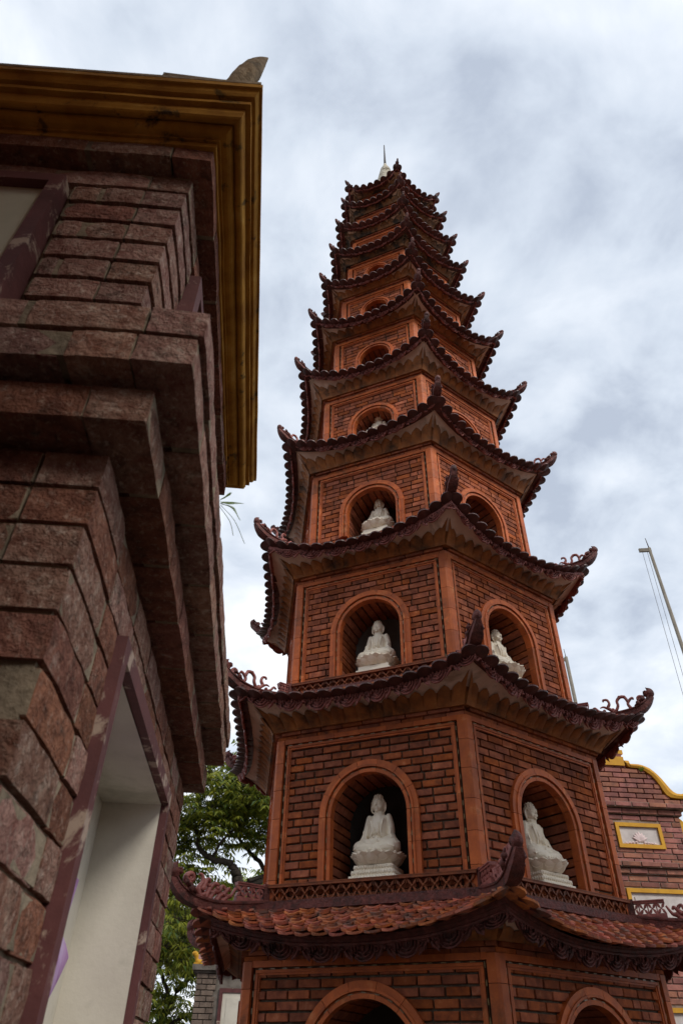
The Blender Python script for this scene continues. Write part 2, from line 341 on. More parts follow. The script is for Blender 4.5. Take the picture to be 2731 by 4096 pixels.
# --- unit tile: x across, y down the slope, rounded nose at y=0 .. tail at y=-1
def tile_mesh(name, material, th=.12, nose=8, curl=.10):
    m = MB(); pts = [(-.5, -1.0)]
    for k in range(nose + 1):
        a = PI - PI * k / nose; pts.append((.5 * math.cos(a), -.5 + .5 * math.sin(a)))
    pts.append((.5, -1.0)); n = len(pts)
    def zc(p): return curl * (p[1] + 1.0) ** 2 - .10 * (1 - (2 * p[0]) ** 2)
    vs = [(p[0], p[1], zc(p)) for p in pts] + [(p[0], p[1], zc(p) - th) for p in pts]
    c0 = len(vs); vs += [(0, -.5, zc((0, -.5)) - .02), (0, -.5, zc((0, -.5)) - th - .02)]
    fs = []
    for k in range(n):
        k2 = (k + 1) % n
        fs += [(k2, k, c0), (n + k, n + k2, c0 + 1), (k, k2, n + k2, n + k)]
    m.add(vs, fs); return m
EAVE_TILE = tile_mesh('eave_tile', None, th=.11); ROOF_TILE = tile_mesh('roof_tile', None, th=.11, nose=6)
eave_me = EAVE_TILE.mesh('eave_tile', 'tile_maroon'); roof_me = [tile_mesh('r', None, .11, 6, c).mesh('roof_tile', 'tile_orange') for c in (.08, .12, .16)]
def tile_M(i, x, t, w, ln, out=0.0, up=.0, tilt=.10, jit=0.0):
    p, u, v, nn = roof_frame(i, x, t)
    a = tilt + random.uniform(-jit, jit); v2 = (v * math.cos(a) + nn * math.sin(a)).normalized(); n2 = (nn * math.cos(a) - v * math.sin(a)).normalized()
    yaw = random.uniform(-jit, jit); u2 = (u * math.cos(yaw) + v2 * math.sin(yaw)); v3 = (v2 * math.cos(yaw) - u * math.sin(yaw))
    p = p + v * out + nn * up
    M = Matrix.Identity(4)
    M.col[0][:3] = u2 * w; M.col[1][:3] = v3 * ln; M.col[2][:3] = n2 * w; M.col[3][:3] = p
    return M

# --- carved motifs (x along, y down, z outwards), unit about .12 m
def motif_cup(m, P, w, h, lod):
    ns = 3
    for k, (a, b) in enumerate(((1.0, 1.0), (.72, .78), (.46, .55))[:3 if lod else 2]):
        path = [P(-w * .5 * a * math.cos(PI * j / 8), h * b * (.12 + .88 * math.sin(PI * j / 8) ** .8), .006 + .004 * k) for j in range(9)]
        m.tube(path, .0075 if k else .009, ns, cap=False)
    poly = [(-w * .5 * math.cos(PI * j / 8), h * (.05 + .9 * math.sin(PI * j / 8) ** .8)) for j in range(9)]
    c = P(0, h * .1, 0)
    vs = [c] + [P(px, py, .0) for px, py in poly]; m.add(vs, [(0, j + 1, j + 2) for j in range(8)])
    if lod:
        for q in (-.26, 0, .26): m.tube([P(w * q, h * .0, .006), P(w * q * .8, h * .4, .010)], .007, 3, cap=False)
        m.ball(P(0, h * .62, .006), .010, 6, 4)
def motif_leaf(m, P, w, h, lod):
    for sg in (-1, 1):
        path = [P(sg * w * a, h * b, .006) for a, b in ((.05, .1), (.12, .45), (.22, .75), (.42, 1.12))]
        m.tube(path, [.006, .012, .011, .002], 3, cap=False)
        vs = [P(0, h * .05, 0), P(sg * w * .5, h * .1, 0), P(sg * w * .46, h * .5, 0), P(sg * w * .40, h * 1.08, .002), P(sg * w * .10, h * .72, 0)]
        m.add(vs, [(0, 1, 2), (0, 2, 4), (2, 3, 4)])
        if lod:
            sp = [P(sg * w * (.33 + .13 * math.cos(a) * (1 - a / 9)), h * (.33 + .26 * math.sin(a) * (1 - a / 9)), .009) for a in [q * .75 for q in range(9)]]
            m.tube(sp, .006, 3, cap=False)
    if lod: m.ball(P(0, h * .3, .006), .011, 6, 4)

brick_units = [chamfer_brick('brick', 'brick_red', .08, .02, .07, .03, s) for s in range(5)]
n_brick = n_vault = n_eave = n_rtile = 0
stuff_brick = MB(); stuff_eave = MB(); stuff_roof = MB(); stuff_led = MB(); stuff_wire = MB()
BP, BL = .0555, .152
for i in range(NT):
    q = QS[i]; ap = RW[i] * C30; half = RW[i] / 2; zb, wt = BASE[i], WT[i]
    ao, at = AO[i], AT[i]; ai = ao - .088 * min(1, ao / .36); zs = at - ao; fl = FLOOR[i]
    hp = half - .075                                    # half width of the brick panel
    depth = .36 if i else .5
    # ---- storey body (mortar shell with niches)
    m = MB()
    for k in range(-2, 4):
        F = FACE[k]; d = ap - .019
        def A(s, z, dd=d): return F @ Vector((dd, s, z))
        hh = half + .0; wt = WT[i] + .06
        if ao:
            ar = [(ai * math.cos(PI - PI * j / 16), zs + ai * math.sin(PI - PI * j / 16)) for j in range(17)]
            out_ = [(-ai, fl)] + ar + [(ai, fl)]
            m.add([A(-hh, zb), A(-ai, zb), A(-ai, fl), A(-ai, zs), A(-ai, wt), A(-hh, wt)], [(0, 1, 2, 3, 4, 5)])
            m.add([A(hh, zb), A(ai, zb), A(ai, fl), A(ai, zs), A(ai, wt), A(hh, wt)], [(5, 4, 3, 2, 1, 0)])
            m.add([A(-ai, zb), A(ai, zb), A(ai, fl), A(-ai, fl)], [(0, 1, 2, 3)])
            for j in range(16): m.add([A(*ar[j]), A(*ar[j + 1]), A(ar[j + 1][0], wt), A(ar[j][0], wt)], [(0, 1, 2, 3)])
            b = [(sx * (1 + .045 / ai), z + (.045 * (z - zs) / ai if z > zs else 0)) for sx, z in out_]
            for j in range(len(out_) - 1):
                m.add([A(*b[j]), A(*b[j + 1]), A(*b[j + 1], d - depth), A(*b[j], d - depth)], [(3, 2, 1, 0)])
            m.add([A(-ai - .045, fl), A(ai + .045, fl), A(ai + .045, fl, d - depth), A(-ai - .045, fl, d - depth)], [(0, 1, 2, 3)])
        else:
            m.add([A(-hh, zb), A(hh, zb), A(hh, wt), A(-hh, wt)], [(0, 1, 2, 3)])
    wt = WT[i]
    storey = m.build('storey', 'mortar', pagoda)
    if ao:
        nb = MB()
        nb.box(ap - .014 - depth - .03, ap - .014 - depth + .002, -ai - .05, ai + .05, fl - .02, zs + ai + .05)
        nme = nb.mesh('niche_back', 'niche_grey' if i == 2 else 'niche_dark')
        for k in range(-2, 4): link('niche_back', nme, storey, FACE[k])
    # ---- bricks
    for k in (range(-2, 4) if i < 8 else (-2, -1, 0, 1)):
        F = FACE[k]; rows = []
        z = zb + .004; r_ = 0
        while z < wt - .055:
            z1 = min(z + BP - .0125, wt - .052)
            zc = (z + z1) / 2
            segs = [(-hp, hp)]
            if ao and zc > fl - .03 and z < at - .03:
                rr = ao - .03
                w = rr if zc < zs else math.sqrt(max(0, rr * rr - (zc - zs) ** 2))
                if w > .01: segs = [(-hp, -w), (w, hp)]
            rr_ = random.Random(i * 1000 + k * 100 + r_)
            cuts = []; s0 = -hp - (BL / 2 if r_ % 2 else 0) - rr_.uniform(0, .02)
            while s0 < hp:
                ln = BL * (0.5 if rr_.random() < .08 else 1) * rr_.uniform(.96, 1.04); cuts.append((s0, s0 + ln)); s0 += ln
            for a0, a1 in cuts:
                for g0, g1 in segs:
                    c0, c1 = max(a0, g0) + .006, min(a1, g1) - .006
                    if c1 - c0 < .02: continue
                    pr = rr_.uniform(-.003, .003); tl = rr_.uniform(-.012, .012)
                    single = k in VIS and ((i == 1) or (i == 0 and zc > CAMH + .16)) and n_brick < 300
                    if single:
                        n_brick += 1
                        M = F @ T(ap + pr - .025, (c0 + c1) / 2, zc) @ Matrix.Rotation(tl, 4, 'X') @ S3(.05, c1 - c0, z1 - z)
                        link('brick', brick_units[rr_.randrange(5)], storey, M)
                    else:
                        stuff_brick.box(ap - .04, ap + pr, c0, c1, z, z1, F, .0012)
            z += BP; r_ += 1
        # corbel courses under the petals
        for c, (z0, z1, pr) in enumerate(((wt + .002, wt + .026, .022), (wt + .03, wt + .055, .045))):
            rl = (RW[i] + pr); s0 = -rl / 2 + (.05 if c else 0)
            while s0 < rl / 2 - .02:
                s1 = min(s0 + .17, rl / 2)
                stuff_brick.box(rl * C30 - .12, rl * C30, s0, s1 - .007, z0, z1, F, .001); s0 = s1
    # ---- corner pilasters
    m = MB(); e_ = .05; pr = .024
    t1 = Vector((-.5, C30)); n1_ = Vector((C30, .5)); c0 = Vector((RW[i], 0))
    Apt = c0 + t1 * e_; Bp = Vector((Apt.x, -Apt.y)); A2 = Apt + n1_ * pr; B2 = Vector((A2.x, -A2.y))
    nose = .012; rg = RW[i] + pr / C30
    Rr = Vector((rg, 0)) + t1 * nose; Rl = Vector((Rr.x, -Rr.y)); inn = Vector((RW[i] - .07, 0))
    zz = zb - (.04 if i else 0)
    while zz < wt - .005:
        z2 = min(zz + .2, wt); m.prism([inn, Bp, B2, Rl, Rr, A2, Apt], zz + .0015, z2 - .0015); zz = z2
    pm = m.mesh('pilaster', 'glaze')
    for k in range(-2, 4): link('pilaster', pm, storey, CORN[k])
    # ---- panel frame: beam and stepped beads
    m = MB(); hs_ = half - .048
    zz = -hs_
    while zz < hs_ - .01:
        z2 = min(zz + .21, hs_); m.box(ap - .03, ap + .020, zz + .001, z2 - .001, wt - .034, wt + .001); zz = z2
    m.box(ap - .02, ap + .013, -hp - .002, hp + .002, wt - .062, wt - .046)
    m.box(ap - .02, ap + .006, -hp + .006, hp - .006, wt - .074, wt - .0625)
    for sg in (-1, 1):
        z0 = zb
        while z0 < wt - .066:
            z1 = min(z0 + .2, wt - .0625)
            a, b = sorted((sg * (hp + .002), sg * (hp - .016))); m.box(ap - .02, ap + .013, a, b, z0, z1 - .002)
            z0 = z1
        a, b = sorted((sg * (hp - .0165), sg * (hp - .028))); m.box(ap - .02, ap + .006, a, b, zb, wt - .075)
    fm = m.mesh('panel_frame', 'glaze')
    for k in range(-2, 4): link('panel_frame', fm, storey, FACE[k])
    # ---- arch surround (stepped) and vault bricks
    if ao:
        m = MB(); wv = ao - ai
        for (r0, r1, p0) in ((ao, ao - wv * .42, .026), (ao - wv * .42, ao - wv * .58, .034), (ao - wv * .60, ao - wv * .74, .012), (ao - wv * .72, ai, .022)):
            pieces = []
            nz_ = max(2, int((zs - fl) / .17))
            for j in range(nz_): pieces.append(((fl + (zs - fl) * j / nz_), (fl + (zs - fl) * (j + 1) / nz_)))
            for sg in (-1, 1):
                for z0, z1 in pieces:
                    a, b = sorted((sg * r0, sg * r1)); m.box(ap - .04, ap + p0, a, b, z0, z1 - .002)
            nv = 7
            for j in range(nv):
                aa0, aa1 = PI * j / nv + .004, PI * (j + 1) / nv - .004
                vs = []; st = 4
                for u_ in range(st + 1):
                    a = aa0 + (aa1 - aa0) * u_ / st
                    for rr in (r0, r1):
                        for dd in (ap - .04, ap + p0): vs.append((dd, rr * math.cos(a), zs + rr * math.sin(a)))
                fs = []
                for u_ in range(st):
                    o = u_ * 4; fs += [(o + 1, o + 5, o + 7, o + 3), (o, o + 4, o + 5, o + 1), (o + 2, o + 3, o + 7, o + 6)]
                fs += [(0, 1, 3, 2), (st * 4, st * 4 + 2, st * 4 + 3, st * 4 + 1)]
                m.add(vs, fs)
        am = m.mesh('arch_frame', 'glaze')
        for k in range(-2, 4): link('arch_frame', am, storey, FACE[k])
        # vault
        slots = []
        nj = int((zs - fl) / BP)
        for sg in (-1, 1):
            for j in range(nj):
                zc = fl + (j + .5) * (zs - fl) / nj; slots.append((sg * (ai + .030), zc, PI / 2))
        na = max(7, int(PI * ai / .062))
        for j in range(na):
            a = PI * (j + .5) / na; slots.append(((ai + .030) * math.cos(a), zs + (ai + .030) * math.sin(a), a))
        for k in (-2, -1, 0, 1):
            for n_, (s_, z_, a) in enumerate(slots):
                hgt = (zs - fl) / nj - .012 if n_ < 2 * nj else PI * (ai + .01) / na - .011
                if n_ < 2 * nj: Mb = T(ap - .02 - depth / 2, s_, z_) @ S3(depth - .02, .04, hgt)
                else: Mb = T(ap - .02 - depth / 2, s_, z_) @ Matrix.Rotation(a, 4, 'X') @ S3(depth - .02, .04, hgt)
                if k in VIS and i in (1, 2, 3) and n_vault < 300:
                    n_vault += 1; link('vault_brick', brick_units[n_ % 5], storey, FACE[k] @ Mb)
                else:
                    stuff_brick.box(-.5, .5, -.5, .5, -.5, .5, FACE[k] @ Mb)
    # ---- string of small lamps along frame and arch
    if i < 6:
        m = MB(); w_ = MB()
        def lamp_line(pts, step=.085):
            acc = 0.0
            for a, b in zip(pts[:-1], pts[1:]):
                a, b = Vector(a), Vector(b); L_ = (b - a).length; dr = (b - a).normalized(); p = step - acc
                mid = (a + b) / 2 + Vector((.002, random.uniform(-.004, .004), random.uniform(-.004, .004)))
                w_.tube([a, mid, b], .0016, 3, cap=False)
                while p < L_:
                    c = a + dr * p; sd = dr.cross(Vector((1, 0, 0)))
                    Mx = Matrix.Identity(4); Mx.col[0][:3] = Vector((1, 0, 0)); Mx.col[1][:3] = dr; Mx.col[2][:3] = sd; Mx.col[3][:3] = c
                    m.box(-.003, .004, -.015, .015, -.0035, .0035, Mx); p += step
                acc = (L_ - (p - step))
        x_ = ap + .006; hc = hp + .010; zt_ = wt - .041
        lamp_line([(x_, -hc, zb + .02), (x_, -hc, (zb + zt_) / 2), (x_, -hc, zt_), (x_, 0, zt_), (x_, hc, zt_), (x_, hc, (zb + zt_) / 2), (x_, hc, zb + .02)])
        if ao:
            rr = ao - (ao - ai) * .67
            lamp_line([(ap + .016, -rr, fl + .01), (ap + .016, -rr, (fl + zs) / 2)] + [(ap + .016, -rr * math.cos(PI * j / 12), zs + rr * math.sin(PI * j / 12)) for j in range(13)] + [(ap + .016, rr, (fl + zs) / 2), (ap + .016, rr, fl + .01)])
        for k in (-2, -1, 0, 1): stuff_led.merge(m, FACE[k]); stuff_wire.merge(w_, FACE[k])
    # ---- balustrade at the foot of the wall (storeys two and three)
    if i in (1, 2):
        m = MB(); rb = RW[i] + .035; ab = rb * C30; hb = rb / 2; z0, z1 = zb + .022, fl - .012
        m.box(ab - .03, ab + .02, -hb + .03, hb - .03, z1, z1 + .014); m.box(ab - .012, ab + .022, -hb + .03, hb - .03, z1 + .0145, z1 + .02)
        m.box(ab - .012, ab + .012, -hb + .03, hb - .03, zb - .03, z0)
        m.box(ab - .14, ab - .031, -hb + .03, hb - .03, fl - .03, fl - .004)
        nc = 19; cw = 2 * (hb - .04) / nc; hg = z1 - z0; zc = (z0 + z1) / 2
        for j in range(nc):
            c = -hb + .04 + cw * (j + .5)
            for sx in (-1, 1):
                for sz in (-1, 1):      # pierced flower: four petals and a boss
                    poly = [(0, 0), (sx * cw * .20, sz * hg * .36), (sx * cw * .50, sz * hg * .54), (sx * cw * .33, sz * hg * .20)]
                    if sx * sz < 0: poly = poly[::-1]
                    m.prism(poly, -.006, .006, T(ab, c, zc) @ Matrix(((0, 0, 1, 0), (1, 0, 0, 0), (0, 1, 0, 0), (0, 0, 0, 1))))
            m.ball((ab + .006, c, zc), (.006, .010, .010), 6, 4)
            m.box(ab - .006, ab + .004, c - cw * .5 - .003, c - cw * .5 + .003, z0, z0 + hg * .3); m.box(ab - .006, ab + .004, c - cw * .5 - .003, c - cw * .5 + .003, z1 - hg * .3, z1)
        bm_ = m.mesh('balustrade', 'lattice')
        for k in range(-2, 4): link('balustrade', bm_, storey, FACE[k])
        m = MB(); m.box(rb - .05, rb + .022, -.026, .026, zb - .03, fl + .014); cm = m.mesh('balustrade_post', 'ridge')
        for k in range(-2, 4): link('balustrade_post', cm, storey, CORN[k])

    # ================= roof of tier i
    old = i >= 7
    m = MB()
    for k in range(-2, 4):
        F = FACE[k]
        m.grid(lambda a, b: F @ (roof_pt(i, a * 2 - 1, b) - Vector((.0, 0, .022))), 20, 6)
    roof = m.build('roof', 'ridge', pagoda)
    # ---- lotus petal moulding
    r0, r1 = RW[i] + .062, RW[i] + .062 + .32 * (RF[i] - RW[i] - .062)
    z0 = wt + .056; z1c = WT[i] + .056 + (ZF[i] - WT[i] - .056) * .50; z1m = max(z0 + .05 * q, z1c - LIFTF[i] * .32)
    def pet(x, t, bulge=0.0):
        tt = min(t, 1.5); rr = r0 + (r1 - r0) * (.25 * tt + .75 * tt ** 1.6); s = x * rr / 2
        zz_ = z0 + (z1m - z0) * (tt ** .85) + (z1c - z1m) * tt * abs(x) ** 2.6
        return Vector((rr * C30 + bulge, s, zz_ - bulge * .5))
    m = MB()
    m.grid(lambda a, b: pet(a * 2 - 1, b * .84), 24, 4)
    m.grid(lambda a, b: pet(a * 2 - 1, 0).lerp(Vector(((RW[i] - .08) * C30, (a * 2 - 1) * (RW[i] - .08) / 2, z0 - .001)), b), 6, 1)
    np_ = max(6, int(round(r1 / .112)))
    for j in range(np_):
        xa, xb = -1 + 2 * j / np_, -1 + 2 * (j + 1) / np_; xc = (xa + xb) / 2; hw = (xb - xa) / 2 * 1.08
        def pp(a, b):
            xi = a * 2 - 1; lean = (.25 if xc < 0 else -.25) * b * b
            top = 1.06 - .30 * abs(xi) ** 2.4 + .05 * math.exp(-(xi / .18) ** 2)
            x = xc + hw * (xi * (1 - .10 * b) + lean * .5)
            rim = .006 * math.exp(-((abs(xi) - .82) / .12) ** 2)
            return pet(max(-1, min(1, x)), b * top, .004 + .020 * q * (1 - xi * xi) * math.sin(PI * min(1, b * .9) ** 1.2) ** .7 + rim)
        m.grid(pp, 8, 6)
    cw_ = .10 / (r1 / 2) * (.6 + .4 * q)
    for sg in (-1, 1):
        def cpet(a, b):
            top = .55 + 1.0 * (1 - a) ** 1.25
            return pet(sg * (1 - a * cw_), b * top, .010 + .016 * q * math.sin(PI * min(1, b)) * (1 - a) + .010 * max(0, b * top - .9))
        m.grid(cpet, 8, 7, flip=sg > 0)
    pme = m.mesh('petal_moulding', 'petal_old' if old else 'petal')
    for k in range(-2, 4): link('petal_moulding', pme, roof, FACE[k])
    # ---- plaster soffit
    def sof(a, b):
        x = a * 2 - 1; p0 = pet(x, .80); rf = RF[i] - .012; p1 = Vector((rf * C30 - bow(i, x), x * rf / 2, fascia_z(i, x) - .012))
        p = p0.lerp(p1, b); p.z += .02 * q * math.sin(PI * b) * (1 - abs(x)); return p
    m = MB(); m.grid(sof, 24, 8, flip=True); sme = m.mesh('soffit', 'plaster_old' if old else 'plaster')
    for k in range(-2, 4): link('soffit', sme, roof, FACE[k])
    # ---- carved eave board: smooth band above, lace below
    m = MB(); hf = RF[i] / 2
    def band(a, b):
        x = a * 2 - 1; zf = fascia_z(i, x); tp = roof_pt(i, x, .0); ztop = tp.z - .012
        prof = ((-.012, -.012), (.012, -.012), (.016, .0), (.006, .008), (.008, .024), (.020, .030))
        if b < .84:
            o, dz = prof[min(5, int(round(b / .168)))]; r = RF[i] + o; return Vector((r * C30 - bow(i, x), x * r / 2, zf + dz))
        r = RF[i] + .024; return Vector((r * C30 - bow(i, x), x * r / 2, max(ztop, zf + .031)))
    m.grid(band, 24, 6, smooth=False)
    lh = .088 * q * ((.82, 1.08)[i] if i < 2 else 1); nm = max(6, int(round(2 * hf / (.118 * max(.8, q))))); lod = i < 6
    for j in range(nm):
        xc = -1 + 2 * (j + .5) / nm; w = 2 * hf / nm * 1.12; lhc = lh * (1 - .5 * abs(xc) ** 5)
        def P(px, py, pz):
            x = max(-1, min(1, xc + px / hf)); r = RF[i] + .006
            return Vector((r * C30 - bow(i, x) + pz - py * .12, x * r / 2, fascia_z(i, x) - .008 - py))
        (motif_cup if j % 2 else motif_leaf)(m, P, w, lhc * (1.05 if j % 2 else .95), lod)
    fme = m.mesh('carved_fascia', 'carved' if i else 'ridge')  # lowest tier takes a darker material that paints in the eave shade
    for k in range(-2, 4): link('carved_fascia', fme, roof, FACE[k])
    # ---- eave tiles
    he = REDGE[i] / 2; ne = max(7, int(round(2 * he / PCH)))
    for k in range(-2, 4):
        for j in range(ne):
            x = -1 + 2 * (j + .5) / ne
            M = FACE[k] @ (tile_M(i, x, 0, PCH * 1.07, .15, .060, .012, .52, .02) if i else tile_M(i, x, 0, PCH * 1.05, .14, .055, .010, .20, .03))
            if k in (-2, -1, 0) and n_eave < 300 and i < 8:
                n_eave += 1; link('eave_tile', eave_me if i else random.choice(roof_me), roof, M)
            else: stuff_eave.merge(EAVE_TILE, M)
    # ---- further rows of tiles
    slope = (roof_pt(i, 0, 0) - roof_pt(i, 0, 1)).length; rowp = .043
    nrow = int(slope / rowp) if i < 2 else 2
    for k in range(-2, 4):
        if i >= 2 and k in (2, 3): continue
        for rw_ in range(1, nrow):
            t = rw_ * rowp / slope
            r = REDGE[i] + (RTOP[i] - REDGE[i]) * t; nn_ = max(4, int(round(r / PCH)))
            for j in range(nn_ + (rw_ % 2)):
                x = -1 + 2 * (j + (0 if rw_ % 2 else .5)) / nn_
                if abs(x) > 1.0 - .02: continue
                M = FACE[k] @ tile_M(i, x, t, PCH * 1.03, .14, .045, .010, .12, .035)
                if i == 0 and k in VIS and n_rtile < 300: n_rtile += 1; link('roof_tile', random.choice(roof_me), roof, M)
                else: stuff_roof.merge(ROOF_TILE, M)
    # ---- top band where roof meets wall
    if i < 2:
        m = MB(); rb = RTOP[i] + .06; ztb = BASE[i + 1]
        m.prism([(rb * C30 - .10, -rb / 2 + .05), (rb * C30 + .02, -rb / 2 - .01), (rb * C30 + .02, rb / 2 + .01), (rb * C30 - .10, rb / 2 - .05)], ztb - .035, ztb + .008)
        m.prism([(rb * C30 - .10, -rb / 2 + .05), (rb * C30 - .005, -rb / 2 + .005), (rb * C30 - .005, rb / 2 - .005), (rb * C30 - .10, rb / 2 - .05)], ztb + .0085, ztb + .024)
        tm = m.mesh('roof_band', 'ridge')
        for k in range(-2, 4): link('roof_band', tm, roof, FACE[k])
    # ---- hip ridge with upturned tip
    m = MB(); R_, Z_ = Rt[i], Zt[i]; zs0 = BASE[i + 1] + .03 if i < NT - 1 else Z_ + .03
    ctrl = [(RTOP[i] + .0, 0, zs0), (RTOP[i] + (R_ - RTOP[i]) * .35, 0, Z_ - .150 * q), (R_ - .27 * q, 0, Z_ - .158 * q), (R_ - .13 * q, 0, Z_ - .14 * q), (R_ - .055 * q, 0, Z_ - .10 * q), (R_ - .012 * q, 0, Z_ - .045 * q)]
    cv = catmull(ctrl, 5); n = len(cv)
    sec = [(-1, -1.15), (1, -1.15), (1, .3), (1.25, .35), (1.25, .65), (.5, 1.0), (-.5, 1.0), (-1.25, .65), (-1.25, .35), (-1, .3)]
    vs = []
    for j, p in enumerate(cv):
        tg = (cv[min(j + 1, n - 1)] - cv[max(j - 1, 0)]).normalized(); nn_ = Vector((-tg.z, 0, tg.x))
        u_ = j / (n - 1); w = q * ((.032 + .013 * min(1, max(0, (u_ - .35) / .35)) - .028 * max(0, (u_ - .72) / .28)) if i else (.028 + .010 * min(1, max(0, (u_ - .35) / .35)) - .020 * max(0, (u_ - .72) / .28))); hgt = .030 * q * (1 - .25 * max(0, (u_ - .7) / .3))
        for sx, sz in sec: vs.append(p + Vector((0, sx * w, 0)) + nn_ * (sz * hgt - .02 * q))
    ls = len(sec); fs = [(a * ls + b, a * ls + (b + 1) % ls, (a + 1) * ls + (b + 1) % ls, (a + 1) * ls + b) for a in range(n - 1) for b in range(ls)]
    fs += [tuple(range(ls - 1, -1, -1)), tuple((n - 1) * ls + b for b in range(ls))]
    m.add(vs, fs)
    for sg in (-1, 1):
        for (dr_, dz_, rr_) in ((.105, .118, .020), (.068, .088, .016)):
            m.ball((R_ - dr_ * q, sg * .048 * q, Z_ - dz_ * q), rr_ * q, 7, 5)
            m.tube([(R_ - (dr_ + .03) * q, sg * .042 * q, Z_ - (dz_ + .02) * q), (R_ - dr_ * q, sg * .058 * q, Z_ - dz_ * q), (R_ - (dr_ - .01) * q, sg * .045 * q, Z_ - (dz_ - .03) * q)], [.008 * q, .010 * q, .005 * q], 5)
    hr = m.mesh('hip_ridge', 'ridge')
    m = MB()     # bud-shaped head that curls inwards
    bt = Vector((R_ - .012 * q, 0, Z_ - .045 * q))
    hd = catmull([bt + Vector((-.004, 0, -.02)) * q, bt + Vector((.012, 0, .012)) * q, bt + Vector((.014, 0, .04)) * q, bt + Vector((-.006, 0, .066)) * q], 4)
    rd = [.026, .030, .034, .037, .038, .036, .033, .029, .024, .018, .012, .006, .003]
    m.tube(hd, [v * q for v in rd[:len(hd)]], 8, side=(0, 1, 0), flat=.9)
    for sg in (-1, 1):
        sp = [bt + Vector((-.020 + (.020 - .0022 * a) * math.cos(a * .9 + .6), sg * .018 / 1, .012 + (.020 - .0022 * a) * math.sin(a * .9 + .6))) * q for a in range(9)]
        m.tube(sp, .008 * q, 5)
        m.ball(bt + Vector((-.020, sg * .02, .012)) * q, .011 * q, 6, 5)
    hm = m.mesh('ridge_head', 'ridge')
    # ---- scroll ornaments
    m = MB(); SD = (0, 1, 0)
    def ridge_z(r):
        best = min(cv, key=lambda p_: abs(p_.x - r)); return best.z + .012 * q
    def curl(r, h, sg=1, rad_=.016, n_=12):
        zb_ = ridge_z(r); c = Vector((r - sg * .006, 0, zb_ + h - .022 * q)); pts = [Vector((r + sg * .022 * q, 0, zb_ - .012)), Vector((r - sg * .004 * q, 0, zb_ + h * .35))]
        for a in range(n_):
            th_ = PI * (1.1 if sg > 0 else -.1) - sg * a * .55; rr = (.030 - .0020 * a) * q; pts.append(c + Vector((math.cos(th_) * rr, 0, math.sin(th_) * rr)))
        m.tube(catmull(pts, 2), [rad_ * q * (1 - .45 * j / (2 * len(pts))) for j in range(2 * len(pts))], 6, side=SD, flat=1.25)
        m.ball(c, .014 * q, 6, 5)
    def leafy(pts, r0_=.014, r1_=.005, flat=1.3):
        cc = catmull([Vector((p_[0], 0, p_[1])) for p_ in pts], 5); m.tube(cc, [(r0_ + (r1_ - r0_) * j / (len(cc) - 1)) * q for j in range(len(cc))], 6, side=SD, flat=flat)
    if i == 0:
        curl(R_ - .125, .095, -1, .019); Zb = Z_ - .165
        for pts in ([(1.985, Zb - .01), (2.01, Zb + .05), (1.985, Zb + .09), (1.995, Zb + .13), (2.02, Zb + .135)], [(1.99, Zb + .04), (1.96, Zb + .10), (1.94, Zb + .11), (1.93, Zb + .09)],
                    [(1.96, Zb), (1.93, Zb + .06), (1.90, Zb + .09), (1.87, Zb + .085), (1.88, Zb + .06)], [(1.93, Zb - .01), (1.90, Zb + .045), (1.86, Zb + .05), (1.84, Zb + .085), (1.81, Zb + .075)],
                    [(1.88, Zb - .01), (1.85, Zb + .03), (1.82, Zb + .04), (1.79, Zb + .075), (1.775, Zb + .06)], [(1.84, Zb - .01), (1.80, Zb + .025), (1.77, Zb + .035), (1.74, Zb + .085)],
                    [(1.96, Zb + .02), (2.0, Zb + .02), (2.03, Zb + .055)], [(1.90, Zb + .03), (1.94, Zb + .05), (1.92, Zb + .085)], [(1.83, Zb + .03), (1.81, Zb + .06), (1.83, Zb + .08)]):
            leafy(pts, .019, .007, 1.35)
        for c_ in ((1.935, .075), (1.875, .065), (1.815, .05), (1.97, .06), (1.80, .03)): m.ball((c_[0], 0, Zb + c_[1]), (.016, .024, .016), 7, 5)
    elif i <= 3:
        a = 1.0 if i == 1 else .85; dr = lambda v: R_ - v * a; Zb = ridge_z(R_ - .22) - .006
        curl(R_ - .09 * a, .068 * a, -1, .014)
        leafy([(dr(.16), Zb), (dr(.185), Zb + .05 * a), (dr(.165), Zb + .085 * a), (dr(.14), Zb + .10 * a), (dr(.135), Zb + .085 * a)], .014, .008)
        leafy([(dr(.18), Zb + .07 * a), (dr(.20), Zb + .115 * a), (dr(.235), Zb + .12 * a), (dr(.265), Zb + .09 * a), (dr(.265), Zb + .05 * a), (dr(.29), Zb + .01), (dr(.33), Zb + .015)], .013, .012)
        leafy([(dr(.30), Zb), (dr(.345), Zb + .04 * a), (dr(.33), Zb + .075 * a), (dr(.34), Zb + .11 * a), (dr(.37), Zb + .115 * a), (dr(.375), Zb + .10 * a)], .015, .007)
        leafy([(dr(.34), Zb + .03 * a), (dr(.38), Zb + .055 * a), (dr(.41), Zb + .05 * a)], .012, .004)
        leafy([(dr(.36), Zb - .005), (dr(.42), Zb + .02 * a), (dr(.45), Zb + .055 * a), (dr(.475), Zb + .045 * a)], .013, .007)
        leafy([(dr(.15), Zb), (dr(.12), Zb + .012), (dr(.11), Zb + .03 * a)], .010, .004)
        for c_ in ((.24, .122), (.20, .118), (.31, .022), (.38, .02)): m.ball((dr(c_[0]), 0, Zb + c_[1] * a), (.014 * a, .019 * a, .013 * a), 7, 5)
    else:
        curl(R_ - .095 * q, .055 * q, -1, .012)
        Zb = ridge_z(R_ - .22 * q) - .005
